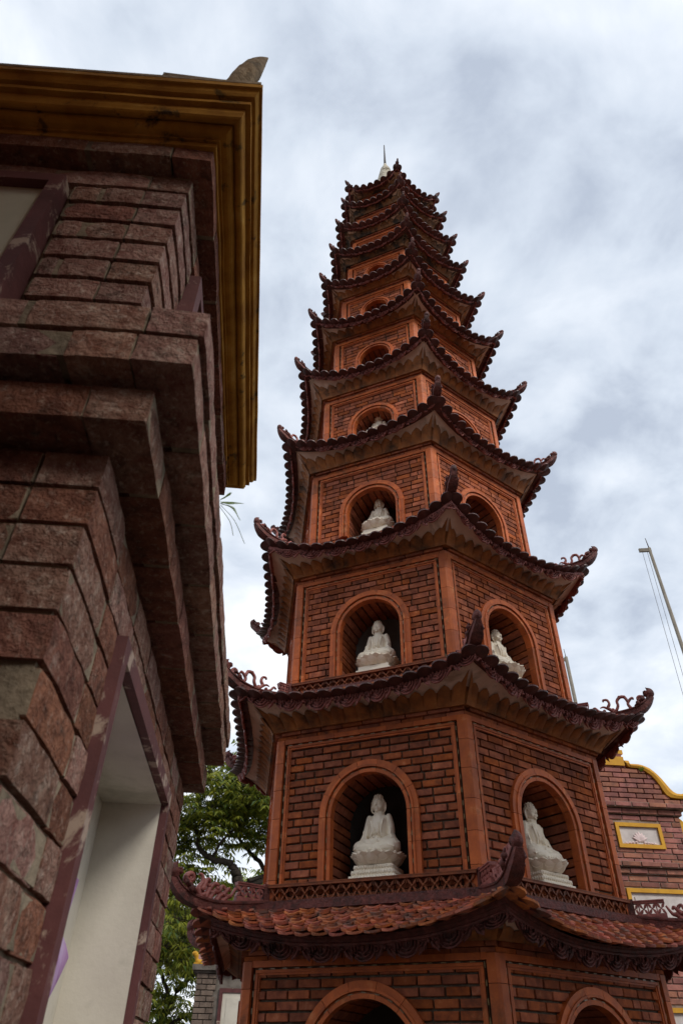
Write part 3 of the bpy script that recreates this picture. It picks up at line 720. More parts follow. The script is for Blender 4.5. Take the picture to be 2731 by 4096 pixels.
        if i < 7:
            leafy([(R_ - .17 * q, Zb), (R_ - .20 * q, Zb + .03), (R_ - .19 * q, Zb + .055 * q)], .014, .005)
            leafy([(R_ - .20 * q, Zb), (R_ - .24 * q, Zb + .028), (R_ - .28 * q, Zb + .03)], .013, .005)
    sm_ = m.mesh('scroll_ornament', 'carved')
    gm = None
    if i < 2:     # pierced block where the hip meets the corner
        m = MB(); ra, rb_ = RTOP[i] - .0, (1.735 if i == 0 else 1.53); zz0 = Z_ - .125; zz1 = Z_ - .048
        m.box(ra, rb_, -.02, .02, zz1 - .012, zz1); m.box(ra, rb_, -.026, .026, zz1 + .0005, zz1 + .008); m.box(ra, rb_, -.02, .02, zz0 - .03, zz0)
        nn_ = 4
        for j in range(nn_):
            c = ra + (rb_ - ra) * (j + .5) / nn_; cw = (rb_ - ra) / nn_; hh_ = (zz1 - .012 - zz0)
            for sx in (-1, 1):
                for sz in (-1, 1):
                    poly = [(0, 0), (sx * cw * .14, sz * hh_ * .36), (sx * cw * .52, sz * hh_ * .52), (sx * cw * .34, sz * hh_ * .16)]
                    if sx * sz < 0: poly = poly[::-1]
                    m.prism(poly, -.016, .016, T(c, 0, zz0 + hh_ / 2) @ Matrix(((1, 0, 0, 0), (0, 0, -1, 0), (0, 1, 0, 0), (0, 0, 0, 1))))
            m.box(c - cw / 2 - .004, c - cw / 2 + .004, -.014, .014, zz0, zz1 - .012)
        gm = m.mesh('pierced_block', 'carved')
    for k in range(-2, 4):
        link('hip_ridge', hr, roof, CORN[k]); link('ridge_head', hm, roof, CORN[k]); link('scroll_ornament', sm_, roof, CORN[k])
        if gm: link('pierced_block', gm, roof, CORN[k])
tag(stuff_brick.build('bricks', 'brick_red', pagoda), kind='stuff')
tag(stuff_led.build('string_lights', 'led', pagoda), kind='stuff'); tag(stuff_wire.build('string_light_cables', 'cable', pagoda), kind='stuff')
tag(stuff_eave.build('eave_tiles', 'tile_maroon', pagoda), kind='stuff')
tag(stuff_roof.build('roof_tiles', 'tile_orange', pagoda), kind='stuff')
# spire: white stone stupa and lightning rod
m = MB(); sp0 = 12.05 + CAMH; pr = [(.36, 0), (.37, .06)]
for j in range(15):
    r = .345 - .0185 * j; z = .08 + j * .122; pr += [(r, z), (r + .014, z + .04), (r, z + .085), (r - .022, z + .10)]
pr += [(.055, 1.95), (.045, 2.02), (.02, 2.12)]
m.lathe([(r, sp0 + z) for r, z in pr], 20)
spire = m.build('spire', 'stone_white', pagoda)
m = MB(); ztop = 15.05 + CAMH
m.tube([(0, 0, sp0 + 1.9), (0, 0, sp0 + 2.3), (-.002, .004, ztop)], [.03, .022, .010], 6); m.build('lightning_rod', 'iron', spire)

# ------------------------------------------------------------------ statues
def remesh(mb, name, voxel, material, smooth=4):
    me = bpy.data.meshes.new('tmp'); me.from_pydata(mb.v, [], mb.f); o = bpy.data.objects.new('tmp', me); COL.objects.link(o)
    md = o.modifiers.new('r', 'REMESH'); md.mode = 'VOXEL'; md.voxel_size = voxel; md.use_smooth_shade = True
    sm = o.modifiers.new('s', 'SMOOTH'); sm.factor = .5; sm.iterations = smooth
    dg = bpy.context.evaluated_depsgraph_get(); ev = o.evaluated_get(dg)
    res = bpy.data.meshes.new_from_object(ev); res.name = name
    bpy.data.objects.remove(o); bpy.data.meshes.remove(me)
    res.materials.clear(); res.materials.append(MATS[material])
    for p in res.polygons: p.use_smooth = True
    return res
def cap(m, pts, rads, flat=1.0, side=None, ns=10):
    cc = catmull(pts, 4); n = len(cc); rr = []
    for j in range(n):
        u = j / (n - 1) * (len(rads) - 1); a = min(int(u), len(rads) - 2); rr.append(rads[a] + (rads[a + 1] - rads[a]) * (u - a))
    m.tube(cc, rr, ns, side=side, flat=flat)
    m.ball(cc[0], rr[0], 8, 6); m.ball(cc[-1], rr[-1], 8, 6)
# body: faces +x, z=0 is the seat; about .355 tall, .30 across the knees
b = MB()
b.ball((-.005, 0, .035), (.085, .105, .045), 16, 8)                                   # hips
cap(b, [(-.02, 0, .03), (-.02, 0, .10), (-.018, 0, .165), (-.018, 0, .20)], [.068, .066, .070, .052], flat=1.32, side=(0, 1, 0), ns=16)   # trunk
b.ball((-.018, 0, .188), (.048, .098, .030), 16, 8)                                   # shoulders
cap(b, [(-.016, 0, .20), (-.012, 0, .235)], [.030, .027])                             # neck
for sg in (-1, 1):
    cap(b, [(-.018, sg * .088, .190), (-.012, sg * .108, .135), (.018, sg * .112, .078)], [.030, .031, .028])         # upper arm
    cap(b, [(.018, sg * .112, .078), (.062, sg * .070, .058), (.085, sg * .022, .058)], [.027, .021, .012])           # forearm
    cap(b, [(.012, sg * .115, .085), (.012, sg * .122, .05), (.01, sg * .126, .018)], [.024, .026, .022])             # sleeve
    cap(b, [(-.01, sg * .065, .032), (.045, sg * .112, .034), (.075, sg * .100, .026)], [.046, .043, .036])           # thigh to knee
    cap(b, [(.075, sg * .108, .026), (.092, sg * .045, .022), (.092, -sg * .025, .020)], [.034, .027, .018])          # shin folded
    cap(b, [(.036, sg * .060, .180), (.045, sg * .040, .12), (.052, sg * .048, .088)], [.007, .008, .006])       # robe edges
    for a in range(4):                                                                                               # arm folds
        cap(b, [(-.03 + a * .014, sg * (.118 - .004 * a), .17 - .01 * a), (-.012 + a * .014, sg * (.136 - .004 * a), .12), (.012 + a * .012, sg * (.136 - .006 * a), .075)], [.004, .006, .004], ns=6)
    for a in range(5):                                                                                               # folds over the knees
        cap(b, [(.03 + .012 * a, sg * .03, .072 - .004 * a), (.066 + .010 * a, sg * .085, .068 - .008 * a), (.07 + .008 * a, sg * .135, .035 - .004 * a)], [.004, .006, .004], ns=6)
    cap(b, [(.028, sg * .028, .195), (.048, sg * .022, .15), (.052, sg * .02, .095)], [.005, .006, .005], ns=6)        # lapels
    for f_ in range(4): cap(b, [(.085, sg * .028, .060 - .004 * f_), (.098, sg * .008, .060 - .004 * f_), (.098, -sg * .022, .061 - .004 * f_)], [.0065, .006, .0045], ns=6)   # fingers
    cap(b, [(.088, sg * .026, .068), (.096, sg * .006, .076)], [.006, .005], ns=6)                                   # thumbs meeting
b.box(.040, .052, -.016, .016, .128, .165)
b.ball((.050, 0, .112), (.008, .011, .014), 8, 6)
# skirt fall in front
for a in range(-2, 3): cap(b, [(.088, a * .012, .04), (.108, a * .020, .022), (.116, a * .026, .006)], [.008, .009, .007], ns=6)
# head
hc = Vector((-.006, 0, .282))
b.ball(hc, (.047, .0425, .057), 18, 12); b.ball(hc + Vector((.010, 0, -.022)), (.036, .033, .034), 14, 8)
b.ball(hc + Vector((-.004, 0, .050)), (.030, .030, .024), 12, 8)                                             # crown bump
b.ball(hc + Vector((.040, 0, -.047)), (.010, .013, .009), 8, 6)                                              # chin
cap(b, [hc + Vector((.045, 0, .012)), hc + Vector((.053, 0, -.010)), hc + Vector((.050, 0, -.016))], [.0035, .0062, .006], ns=8)   # nose
for sg in (-1, 1):
    cap(b, [hc + Vector((.046, sg * .006, .014)), hc + Vector((.043, sg * .020, .017)), hc + Vector((.033, sg * .032, .010))], [.0028, .0030, .0025], ns=6)   # brows
    b.ball(hc + Vector((.040, sg * .0165, .003)), (.006, .0085, .0042), 8, 6)                                   # lids
    cap(b, [hc + Vector((-.004, sg * .044, .012)), hc + Vector((-.002, sg * .048, -.014)), hc + Vector((.002, sg * .045, -.048))], [.0085, .0075, .0075], flat=.6, ns=8)  # long ears
    b.ball(hc + Vector((.030, sg * .022, -.020)), (.012, .012, .014), 8, 6)                                     # cheeks
    b.ball(hc + Vector((.046, sg * .006, -.0275)), (.0045, .0075, .0028), 8, 6)                                 # lips
b.ball(hc + Vector((.045, 0, -.0335)), (.0048, .009, .0032), 8, 6)
for k in range(3): cap(b, [(-.012 + .030 * math.cos(a), .031 * math.sin(a), .216 + .007 * k) for a in (-1.2, -.4, .4, 1.2)], [.0025, .0025], ns=6)
figure_me = remesh(b, 'figure', .0030, 'marble', 2)
def ts_(z):   # narrower trunk and arms above the lap
    a = min(1, max(0, (z - .055) / .05)); b_ = min(1, max(0, (z - .215) / .03)); return 1 - .25 * a * (1 - b_)
for v in figure_me.vertices: v.co.y *= 1.10 * ts_(v.co.z); v.co.x *= 1.06; v.co.z = v.co.z * 1.27 if v.co.z < .205 else v.co.z + .0554
h = MB()                                                                                                     # snail curls
for row in range(8):
    el_ = 8 + row * 11.5; n_ = max(3, int(17 * math.cos(rad(el_))))
    for k in range(n_):
        a = 2 * PI * (k + .5 * (row % 2)) / n_; x, y, z = math.cos(rad(el_)) * math.cos(a), math.cos(rad(el_)) * math.sin(a), math.sin(rad(el_))
        if x > .45 and z < .62: continue
        h.ball(hc + Vector((x * .046 - .001, y * .0425, z * .055 + .002)), .0062, 6, 4)
for row in range(3):
    n_ = (9, 6, 1)[row]
    for k in range(n_):
        a = 2 * PI * k / n_; e_ = (.35, .85, 1.5)[row]
        h.ball(hc + Vector((-.004 + .030 * math.cos(e_) * math.cos(a), .030 * math.cos(e_) * math.sin(a), .050 + .024 * math.sin(e_))), .0058, 6, 4)
h.v = [(x_ * 1.06, y_ * 1.10, z_ + .0554) for x_, y_, z_ in h.v]
hair_me = h.mesh('hair', 'marble')
l = MB()                                                                                                     # lotus seat, top at z=0
l.lathe([(.085, -.085), (.115, -.072), (.140, -.045), (.146, -.02), (.135, -.004), (.02, 0.0)], 28)
for ring, (n_, r0, z0, hh_, off) in enumerate(((12, .118, -.082, .078, 0), (12, .126, -.055, .050, .5))):
    for k in range(n_):
        a0 = 2 * PI * (k + off) / n_
        def pt(u, v):
            xi = u * 2 - 1; wd = .30 * (1 - .92 * max(0, (v - .45) / .55) ** 2.2) * (.8 + .35 * math.sin(PI * min(1, v * 1.1)))
            a = a0 + xi * wd; rr = r0 + .050 * math.sin(v * 1.9) + .012 * (1 - xi * xi) + .012 * max(0, v - .75) / .25
            return Vector((rr * math.cos(a), rr * math.sin(a), z0 + hh_ * v))
        l.grid(pt, 6, 6); l.grid(lambda u, v: pt(u, v) * Vector((1, 1, 1)).x - Vector((math.cos(a0), math.sin(a0), 0)) * .010, 6, 6, flip=True)
        l.tube([pt(.5 + .32 * math.cos(t_), .52 + .30 * math.sin(t_)) + Vector((math.cos(a0), math.sin(a0), 0)) * .001 for t_ in [PI * 2 * q_ / 10 for q_ in range(11)]], .0022, 4, cap=False)
lotus_me = l.mesh('lotus_seat', 'marble')
def pedestal_mesh(fancy):
    m = MB(); z = -.085
    for k, (w, d_, hh_) in enumerate(((.135, .118, .034), (.150, .130, .034), (.165, .142, .038))):
        m.box(-d_, d_, -w, w, z - hh_ + .002, z)
        if fancy:
            n_ = 15
            for j in range(n_):
                y = -w + 2 * w * (j + .5) / n_
                for sx in (-1, 1): m.ball((sx * d_, y, z - hh_ * .42), (.008, w / n_ * 1.02, hh_ * .40), 6, 4)
            for j in range(13):
                x = -d_ + 2 * d_ * (j + .5) / 13
                for sy in (-1, 1): m.ball((x, sy * w, z - hh_ * .42), (d_ / 13 * 1.02, .008, hh_ * .40), 6, 4)
        z -= hh_
    return m.mesh('pedestal', 'marble')
ped_a, ped_b = pedestal_mesh(True), pedestal_mesh(False)
SH = .191            # seat height above niche floor
def statue(i, k, label, ped, sc=1.0, back=.19, side=0.0, turn=0.0):
    ap = RW[i] * C30; Mw = pagoda.matrix_basis @ FACE[k] @ T(ap - back, side, FLOOR[i]) @ RZ(turn) @ S3(sc, sc, sc)
    root = empty('seated_statue', Mw)
    tag(root, label, 'statue', 'white statues seated in the pagoda niches')
    fg = link('figure', figure_me, root, T(-.012, 0, SH - .004)); link('hair', hair_me, fg); link('lotus_seat', lotus_me, root, T(0, 0, SH)); link('pedestal', ped, root, T(0, 0, SH))
    return root
statue(0, -1, 'white seated statue deep in the dark lowest arch at the bottom edge', ped_a)
statue(1, -1, 'largest fully visible white seated statue, left-hand niche just above the lowest tiled roof', ped_a, 1.0, .175)
statue(1, 0, 'white seated statue in the right-hand niche above the lowest roof, turned to the right', ped_a, 1.0, .15, .045)
statue(2, -1, 'white seated statue on plain stepped slab in left-hand niche, second row of statues up', ped_b, .98, .17)
statue(2, 0, 'white seated statue half hidden behind an upturned roof corner in right-hand niche, second row up', ped_b, .98, .15, .04)
statue(3, -1, 'white seated statue in left-hand niche with its base hidden by eave tiles, third row up', ped_b, .93)
statue(4, -1, 'topmost visible white statue, only its head and shoulders showing above the eave', ped_b, .9, .16)

# flower pot standing on the lowest roof
m = MB(); m.lathe([(.03, 0), (.045, .01), (.06, .05), (.075, .06), (.075, .075), (.06, .075), (.05, .03), (.01, .03)], 18)
pot = m.build('flower_pot', 'stone_white', None, pagoda.matrix_basis @ CORN[-2] @ T(1.66, 0, Zt[0] - .04))
tag(pot, 'small weathered white pot on the lowest roof in front of the trees', 'pot')

# ------------------------------------------------------------------ near brick tower on the left
TW = empty('brick_tower', T(-.4316, .6854, 0) @ RZ(rad(12.3)))
tag(TW, 'weathered old brick tower close by with ochre cornice and plastered niche', 'tower')
# local frame: +x right (outwards of the long side), +y away; body x<0, y>0 ; z world
UN = [chamfer_brick('brick', 'old_brick', .06, .018, .06, .045, 20 + s) for s in range(6)]
UR = [chamfer_brick('brick', 'old_brick_red', .06, .018, .06, .045, 40 + s) for s in range(6)]
XL = -1.7                                             # left end of the body
def zc_(z): return z + CAMH
tower_stuff = MB(); CB = .068; n_tb = 0; SKW = .045; BEDS = {}
def sbox(mb, x0, x1, y0, y1, z0, z1):      # box whose front follows the slightly skewed front wall
    mb.box(x0, x1, y0, y1, z0, z1)
    for q_ in range(-8, 0):
        v = mb.v[q_]
        if abs(v[1] - y0) < 1e-6 or abs(y1 - y0) < .2: mb.v[q_] = (v[0], v[1] - SKW * v[0], v[2])
def rough_box_mesh(seed, material):
    # brick with worn uneven faces
    rnd = random.Random(seed); bm = bmesh.new(); bmesh.ops.create_cube(bm, size=1.0)
    bmesh.ops.subdivide_edges(bm, edges=[e for e in bm.edges if abs(e.verts[0].co.y - e.verts[1].co.y) > .5], cuts=4, use_grid_fill=True)
    bmesh.ops.subdivide_edges(bm, edges=[e for e in bm.edges if abs(e.verts[0].co.z - e.verts[1].co.z) > .5], cuts=1, use_grid_fill=True)
    for v in bm.verts:
        c = v.co; edge = (abs(c.y) > .49) + (abs(c.z) > .49)
        k = noise.noise(Vector((c.x * 2 + seed * 3.1, c.y * 5, c.z * 2.3 + seed)))
        c.x += (.020 * k - .018 * edge) if abs(c.x) > .4 else 0
        c.z += .032 * noise.noise(Vector((c.y * 6 + seed, seed * 1.7, c.z))) if abs(c.z) > .4 else 0
        c.y += .014 * noise.noise(Vector((seed, c.z * 4, c.x)))
    me = bpy.data.meshes.new('brick'); bm.to_mesh(me); bm.free(); me.materials.append(MATS[material]); return me
UN = [rough_box_mesh(s, 'old_brick') for s in range(7)]; UR = [rough_box_mesh(s + 20, 'old_brick_red') for s in range(5)]
def brick_t(parent, M, red, seen):
    global n_tb
    if seen and n_tb < 300:
        n_tb += 1; link('brick', random.choice(UR if red else UN), parent, M)
    else: tower_stuff.box(-.5, .5, -.5, .5, -.5, .5, M)
def course(parent, p, z0, z1, ya, yb, xa, off, red=.4, gaps=(), lgaps=(), seen=True, lseen=True, ends=True):
    """one brick course: long (right) side at x=p, y from ya..yb; front side at y=-p.. x from xa..p"""
    zc = (z0 + z1) / 2; hh = z1 - z0 - .0075; dep = .09
    bed = BEDS.setdefault(parent, MB()); rs = [(ya + .012, yb - .004)]; fs_ = [(xa, p - dep - .006)]
    for (g0, g1, gz0, gz1) in gaps:
        if gz0 < zc < gz1: rs = [s_ for (u, v) in rs for s_ in ((u, min(v, g0)), (max(u, g1), v)) if s_[1] - s_[0] > .01]
    for (g0, g1, gz0, gz1) in lgaps:
        if gz0 < zc < gz1: fs_ = [s_ for (u, v) in fs_ for s_ in ((u, min(v, g0)), (max(u, g1), v)) if s_[1] - s_[0] > .01]
    for u, v in rs: bed.box(p - .05, p - .0035, u, v, zc - hh / 2 + .002, zc + hh / 2 - .002)
    for u, v in fs_:
        bed.box(u, v, ya + .0035, ya + .05, zc - hh / 2 + .0025, zc + hh / 2 - .0025)
        for q_ in range(-8, 0): bed.v[q_] = (bed.v[q_][0], bed.v[q_][1] - SKW * (bed.v[q_][0] - p), bed.v[q_][2])
    y = ya - off * .21
    while y < yb:
        ln = .21 * random.uniform(.9, 1.06); a, bnd = max(y, ya), min(y + ln, yb); y += ln
        parts = [(a, bnd)]
        for (g0, g1, gz0, gz1) in gaps:
            if gz0 < zc < gz1: parts = [s for (u, v) in parts for s in ((u, min(v, g0)), (max(u, g1), v)) if s[1] - s[0] > .015]
        for u, v in parts:
            if v - u < .014: continue
            brick_t(parent, T(p - dep / 2 + random.uniform(-.002, .002), (u + v) / 2, zc) @ Matrix.Rotation(random.uniform(-.006, .006), 4, 'X') @ S3(dep, v - u - .012, hh), random.random() < red, seen)
    x = p - dep; first = True
    while x > xa:
        ln = .21 * random.uniform(.9, 1.06) * (.5 if first and not off else 1); first = False; a, bnd = x - ln, x; x -= ln
        parts = [(a, bnd)]
        for (g0, g1, gz0, gz1) in lgaps:
            if gz0 < zc < gz1: parts = [s for (u, v) in parts for s in ((u, min(v, g0)), (max(u, g1), v)) if s[1] - s[0] > .015]
        for u, v in parts:
            if v - u < .03: continue
            M = T((u + v) / 2, ya + dep / 2 - random.uniform(-.002, .002) - SKW * ((u + v) / 2 - p), zc) @ RZ(-PI / 2 - SKW) @ S3(dep, v - u - .012, hh)
            brick_t(parent, M, random.random() < red, lseen)
# mortar core of lower body, with the niche cut out of the long side
NY0, NY1, NZ1, NZ0, ND = .335, 1.13, zc_(.535), zc_(-.9), .15
wall = MB(); f_ = -.011
YB = 1.62
sbox(wall, XL, f_, .011, NY0, 0, zc_(.71)); wall.box(XL, f_, NY1, YB - .01, 0, zc_(.71)); wall.box(XL, f_, NY0, NY1, NZ1, zc_(.71)); wall.box(XL, f_, NY0, NY1, 0, NZ0); wall.box(XL, -ND, NY0, NY1, NZ0, NZ1)
body = wall.build('wall', 'old_mortar', TW)
pl = MB(); e_ = .003
pl.add([(-ND + e_, NY0, NZ0), (-ND + e_, NY1, NZ0), (-ND + e_, NY1, NZ1), (-ND + e_, NY0, NZ1)], [(0, 1, 2, 3)])
pl.add([(0, NY1 - e_, NZ0), (0, NY1 - e_, NZ1), (-ND, NY1 - e_, NZ1), (-ND, NY1 - e_, NZ0)], [(0, 1, 2, 3)])
pl.add([(0, NY0 + e_, NZ0), (-ND, NY0 + e_, NZ0), (-ND, NY0 + e_, NZ1), (0, NY0 + e_, NZ1)], [(0, 1, 2, 3)])
pl.add([(0, NY0, NZ1 - e_), (-ND, NY0, NZ1 - e_), (-ND, NY1, NZ1 - e_), (0, NY1, NZ1 - e_)], [(0, 1, 2, 3)])
pl.add([(0, NY0, NZ0 + e_), (0, NY1, NZ0 + e_), (-ND, NY1, NZ0 + e_), (-ND, NY0, NZ0 + e_)], [(0, 1, 2, 3)])
niche = pl.build('niche', 'white_plaster', body)
fr = MB(); w = .034
for (y0, y1, z0, z1) in ((NY0 - w, NY0, NZ0, NZ1 + w), (NY1, NY1 + w, NZ0, NZ1 + w), (NY0, NY1, NZ1, NZ1 + w)):
    fr.box(-.02, .018, y0, y1, z0, z1)
fr.build('niche_frame', 'maroon_paint', body)
# lotus painted in relief on the back of the niche
LC = Vector((-ND + .004, .68, zc_(.10)))
pt_ = [(0, .30, .11), (-.45, .30, .10), (.45, .30, .10), (-.95, .32, .10), (.95, .32, .10), (-1.35, .34, .09), (1.35, .34, .09)]
for k, (a, ln, wd) in enumerate(pt_[::-1]):
    m = MB(); L_ = ln * 1.22
    def pp(u, v):
        xi = u * 2 - 1; w_ = wd * math.sin(PI * min(.999, .08 + .92 * v) ** .85) ** .9
        loc = Vector((xi * w_, v * L_)); c, s_ = math.cos(a), math.sin(a)
        return LC + Vector((.010 + .012 * (1 - xi * xi) * math.sin(PI * v) + .002 * k, loc.x * c + loc.y * s_, -loc.x * s_ + loc.y * c))
    m.grid(pp, 8, 8); m.grid(lambda u, v: Vector((-ND - .01, pp(u, v).y, pp(u, v).z)), 8, 8, flip=True)
    m.build('lotus_petal', 'lilac' if k % 2 == 0 else 'lilac_pale', niche)
gp = [(NY0 - .02, NY1 + .02, NZ0, NZ1 + .02)]
z = zc_(.71); r = 0
while z > .02:
    z0 = max(0, z - CB)
    course(body, 0.0, z0, z, .0, YB, XL, r % 2, .55, gaps=gp, seen=z > zc_(-.25), lseen=z > zc_(.15)); z -= CB; r += 1
# corbel course, ledge of two courses
core = MB(); sbox(core, XL, .047, -.047, YB + .035, zc_(.735), zc_(.80)); sbox(core, XL, .102, -.083, YB + .025, zc_(.826), zc_(.936))
led = core.build('ledge', 'old_mortar', TW)
course(led, .060, zc_(.722), zc_(.795), -.060, YB + .05, XL, 1, .9)
course(led, .115, zc_(.812), zc_(.880), -.098, YB + .04, XL, 0, 0)
course(led, .122, zc_(.880), zc_(.950), -.100, YB + .05, XL, 1, 0)
# upper storey, courses lean out a little as they rise
YU = 1.16
core = MB()
vs = []
for z, p in ((zc_(.93), -.078), (zc_(1.70), -.024)):
    vs += [(p, -p, z), (XL, -p - SKW * (XL - p), z), (XL, YU, z), (p, YU, z)]
core.add(vs, [(0, 1, 2, 3), (7, 6, 5, 4), (0, 4, 5, 1), (1, 5, 6, 2), (2, 6, 7, 3), (3, 7, 4, 0)])
upper = core.build('upper_wall', 'old_mortar', TW)
z = zc_(.952); r = 0
while z < zc_(1.60):
    p = -.045 + .037 * (z - zc_(1.145)) / .51
    course(upper, p, z, z + CB, -p, YU, XL, r % 2, .3, gaps=[(.22, .98, zc_(.9), zc_(1.56))], lgaps=[(-1.25, -.275, zc_(.9), zc_(1.56))]); z += CB; r += 1
# panels with maroon frames on both sides of the upper storey
fr = MB(); u0, u1, zt_ = -.285, -1.25, zc_(1.548); w = .030; yf = .010
sbox(fr, u0 - w, u0, yf - .02, .07, zc_(.95), zt_); sbox(fr, u1, u1 + w, yf - .02, .07, zc_(.95), zt_); sbox(fr, u1 + w, u0 - w, yf - .02, .07, zt_ - w, zt_)
pf = fr.build('panel_frame', 'maroon_paint', upper)
m = MB(); sbox(m, u1 + w, u0 - w, .012, .055, zc_(.95), zt_ - w); m.build('panel', 'panel_green', upper)
fr = MB(); xf = .004
fr.box(-.08, xf, .225, .27, zc_(.95), zt_); fr.box(-.08, xf, .93, .975, zc_(.95), zt_); fr.box(-.08, xf, .27, .93, zt_ - w, zt_)
fr.build('panel_frame', 'maroon_paint', upper)
m = MB(); m.box(-.09, -.05, .27, .93, zc_(.95), zt_ - w); m.build('panel', 'panel_green', upper)
# brick soffit course and moulded ochre cornice
course(upper, .026, zc_(1.640), zc_(1.705), -.028, YU + .03, XL, 1, .8)
m = MB(); prof = [(.0, 1.690), (.030, 1.694), (.030, 1.716), (.037, 1.714), (.037, 1.722), (.044, 1.722)]
for k in range(6): a = k / 5 * PI / 2; prof.append((.044 + .022 * math.sin(a), 1.722 + .020 * (1 - math.cos(a))))
for k in range(7): a = PI + PI * k / 6; prof.append((.077 + .011 * math.cos(a), 1.744 + .012 * math.sin(a)))
prof += [(.091, 1.752), (.091, 1.772), (.104, 1.772), (.104, 1.786), (.098, 1.788), (.098, 1.795), (.112, 1.796), (.116, 1.804), (.120, 1.818), (.127, 1.819), (.127, 1.836), (.10, 1.840)]
nseg = 40
def off_(y, z): return .0022 * noise.noise(Vector((y * 7, z * 30, 2.0)))
for a, b_ in zip(prof[:-1], prof[1:]):
    def pr_(p, t):      # front run then right run as one strip
        return p
    seg = 30
    def front(u, v): 
        p = a[0] + (b_[0] - a[0]) * v; z_ = a[1] + (b_[1] - a[1]) * v; x_ = XL + (p - XL) * u; return Vector((x_, -p + off_(x_, z_) * (u < 1) - SKW * (x_ - p), zc_(z_)))
    def right(u, v):
        p = a[0] + (b_[0] - a[0]) * v; z_ = a[1] + (b_[1] - a[1]) * v; y_ = -p + (YU + p + p) * u; return Vector((p + (off_(y_, z_) if 0 < u < 1 else off_(-9, z_) * 0), y_, zc_(z_)))
    def back(u, v):
        p = a[0] + (b_[0] - a[0]) * v; z_ = a[1] + (b_[1] - a[1]) * v; return Vector((p + (XL - p) * u, YU + p, zc_(z_)))
    m.grid(front, seg, 1, False, True); m.grid(right, seg, 1, False, True); m.grid(back, 2, 1, False, True)
cor = m.build('cornice', 'yellow_stucco', TW)
m = MB()
def topb(x0, x1, y0, y1, z0, z1):
    m.box(x0, x1, y0, y1, zc_(z0), zc_(z1))
sbox(m, XL, .122, -.122, YU + .12, zc_(1.838), zc_(1.850)); m.build('cornice_top', 'cornice_stone', cor)
# corner finials: rounded upturned stone leaf on a low base
def finial(loc, ang, sc=1.0):
    m = MB()
    path = catmull([(-.17, 0, .008), (-.08, 0, .020), (-.01, 0, .055), (.02, 0, .14), (.045, 0, .24), (.068, 0, .30)], 6); n = len(path)
    def shp(u, v):
        a = 2 * PI * u; j = min(n - 1, int(round(v * (n - 1)))); p = path[j]; tg = (path[min(n - 1, j + 1)] - path[max(0, j - 1)]).normalized(); nn_ = Vector((-tg.z, 0, tg.x))
        r = (.010 + .026 * min(1, max(0, v - .15) / .5) ** 1.5) * (1 - max(0, (v - .55) / .45) ** 1.5 * .93)
        k = 1 + .22 * noise.noise(Vector((p.x * 30, math.cos(a) * 2, math.sin(a) * 2 + p.z * 20)))
        return p + nn_ * (math.cos(a) * r * k) + Vector((0, math.sin(a) * r * .8 * k, 0))
    m.grid(shp, 14, n - 1)
    m.box(-.16, .04, -.032, .032, -.004, .016)
    return m.build('finial', 'cornice_stone', cor, T(*loc) @ RZ(ang) @ S3(sc, sc, sc))
finial((.045, -.085, zc_(1.852)), 0)
finial((.085, YU + .04, zc_(1.852)), rad(80), .8)
tag(tower_stuff.build('bricks', 'old_brick_red', TW), kind='stuff')
for par_, mb_ in BEDS.items(): mb_.build('mortar_bed', 'old_mortar', par_)

# unseen tower added behind the viewpoint to keep the sky off this corner
BLOCKER = empty('brick_tower', T(-2.18, -2.05, 0) @ RZ(rad(12.3)))
tag(BLOCKER, 'unseen brick tower added behind the viewpoint to block the sky', 'tower')
m = MB(); m.box(-3.3, 3.3, -.9, .9, 0, 2.6); m.box(-3.2, 3.2, -.85, .85, 2.9, 4.8); m.box(-3.1, 3.1, -.8, .8, 5.1, 6.6); m.build('wall', 'old_brick_red', BLOCKER)
m = MB()
for z, a, b_ in ((2.6, 3.33, .93), (4.8, 3.25, .88), (6.6, 3.15, .85)):
    for k in range(4): m.box(-a - .04 * k, a + .04 * k, -b_ - .04 * k, b_ + .04 * k, z + .074 * k + .001, z + .074 * (k + 1))
m.build('cornice', 'yellow_stucco', BLOCKER)
m = MB(); m.lathe([(1.2, 6.9), (.9, 7.3), (.45, 7.7), (.05, 8.1)], 4); m.build('roof', 'cornice_stone', BLOCKER)

# hall added out of frame on the right to block the low sky
HL = empty('blocker_hall', T(10.2, -3.0, 0)); tag(HL, 'unseen ochre hall added beyond the right edge to block low sky', 'building')
m = MB(); m.box(-1.6, 2.4, -6, 5.0, 0, 3.4); m.build('wall', 'yellow_stucco', HL)
m = MB(); m.add([(-2.3, -6.7, 3.35), (3.1, -6.7, 3.35), (3.1, 5.7, 3.35), (-2.3, 5.7, 3.35), (.4, -6.2, 5.6), (.4, 5.2, 5.6)], [(0, 1, 4), (1, 2, 5, 4), (2, 3, 5), (3, 0, 4, 5), (3, 2, 1, 0)]); m.build('roof', 'tile_maroon', HL)
for k in range(5):
    m = MB(); m.box(-1.66, -1.61, -5 + 2 * k, -3.8 + 2 * k, .1, 2.5); d_ = m.build('door', 'maroon_paint', HL)
    m = MB(); m.box(-1.69, -1.661, -4.44 + 2 * k, -4.36 + 2 * k, 1.0, 1.2); m.build('handle', 'iron', d_)

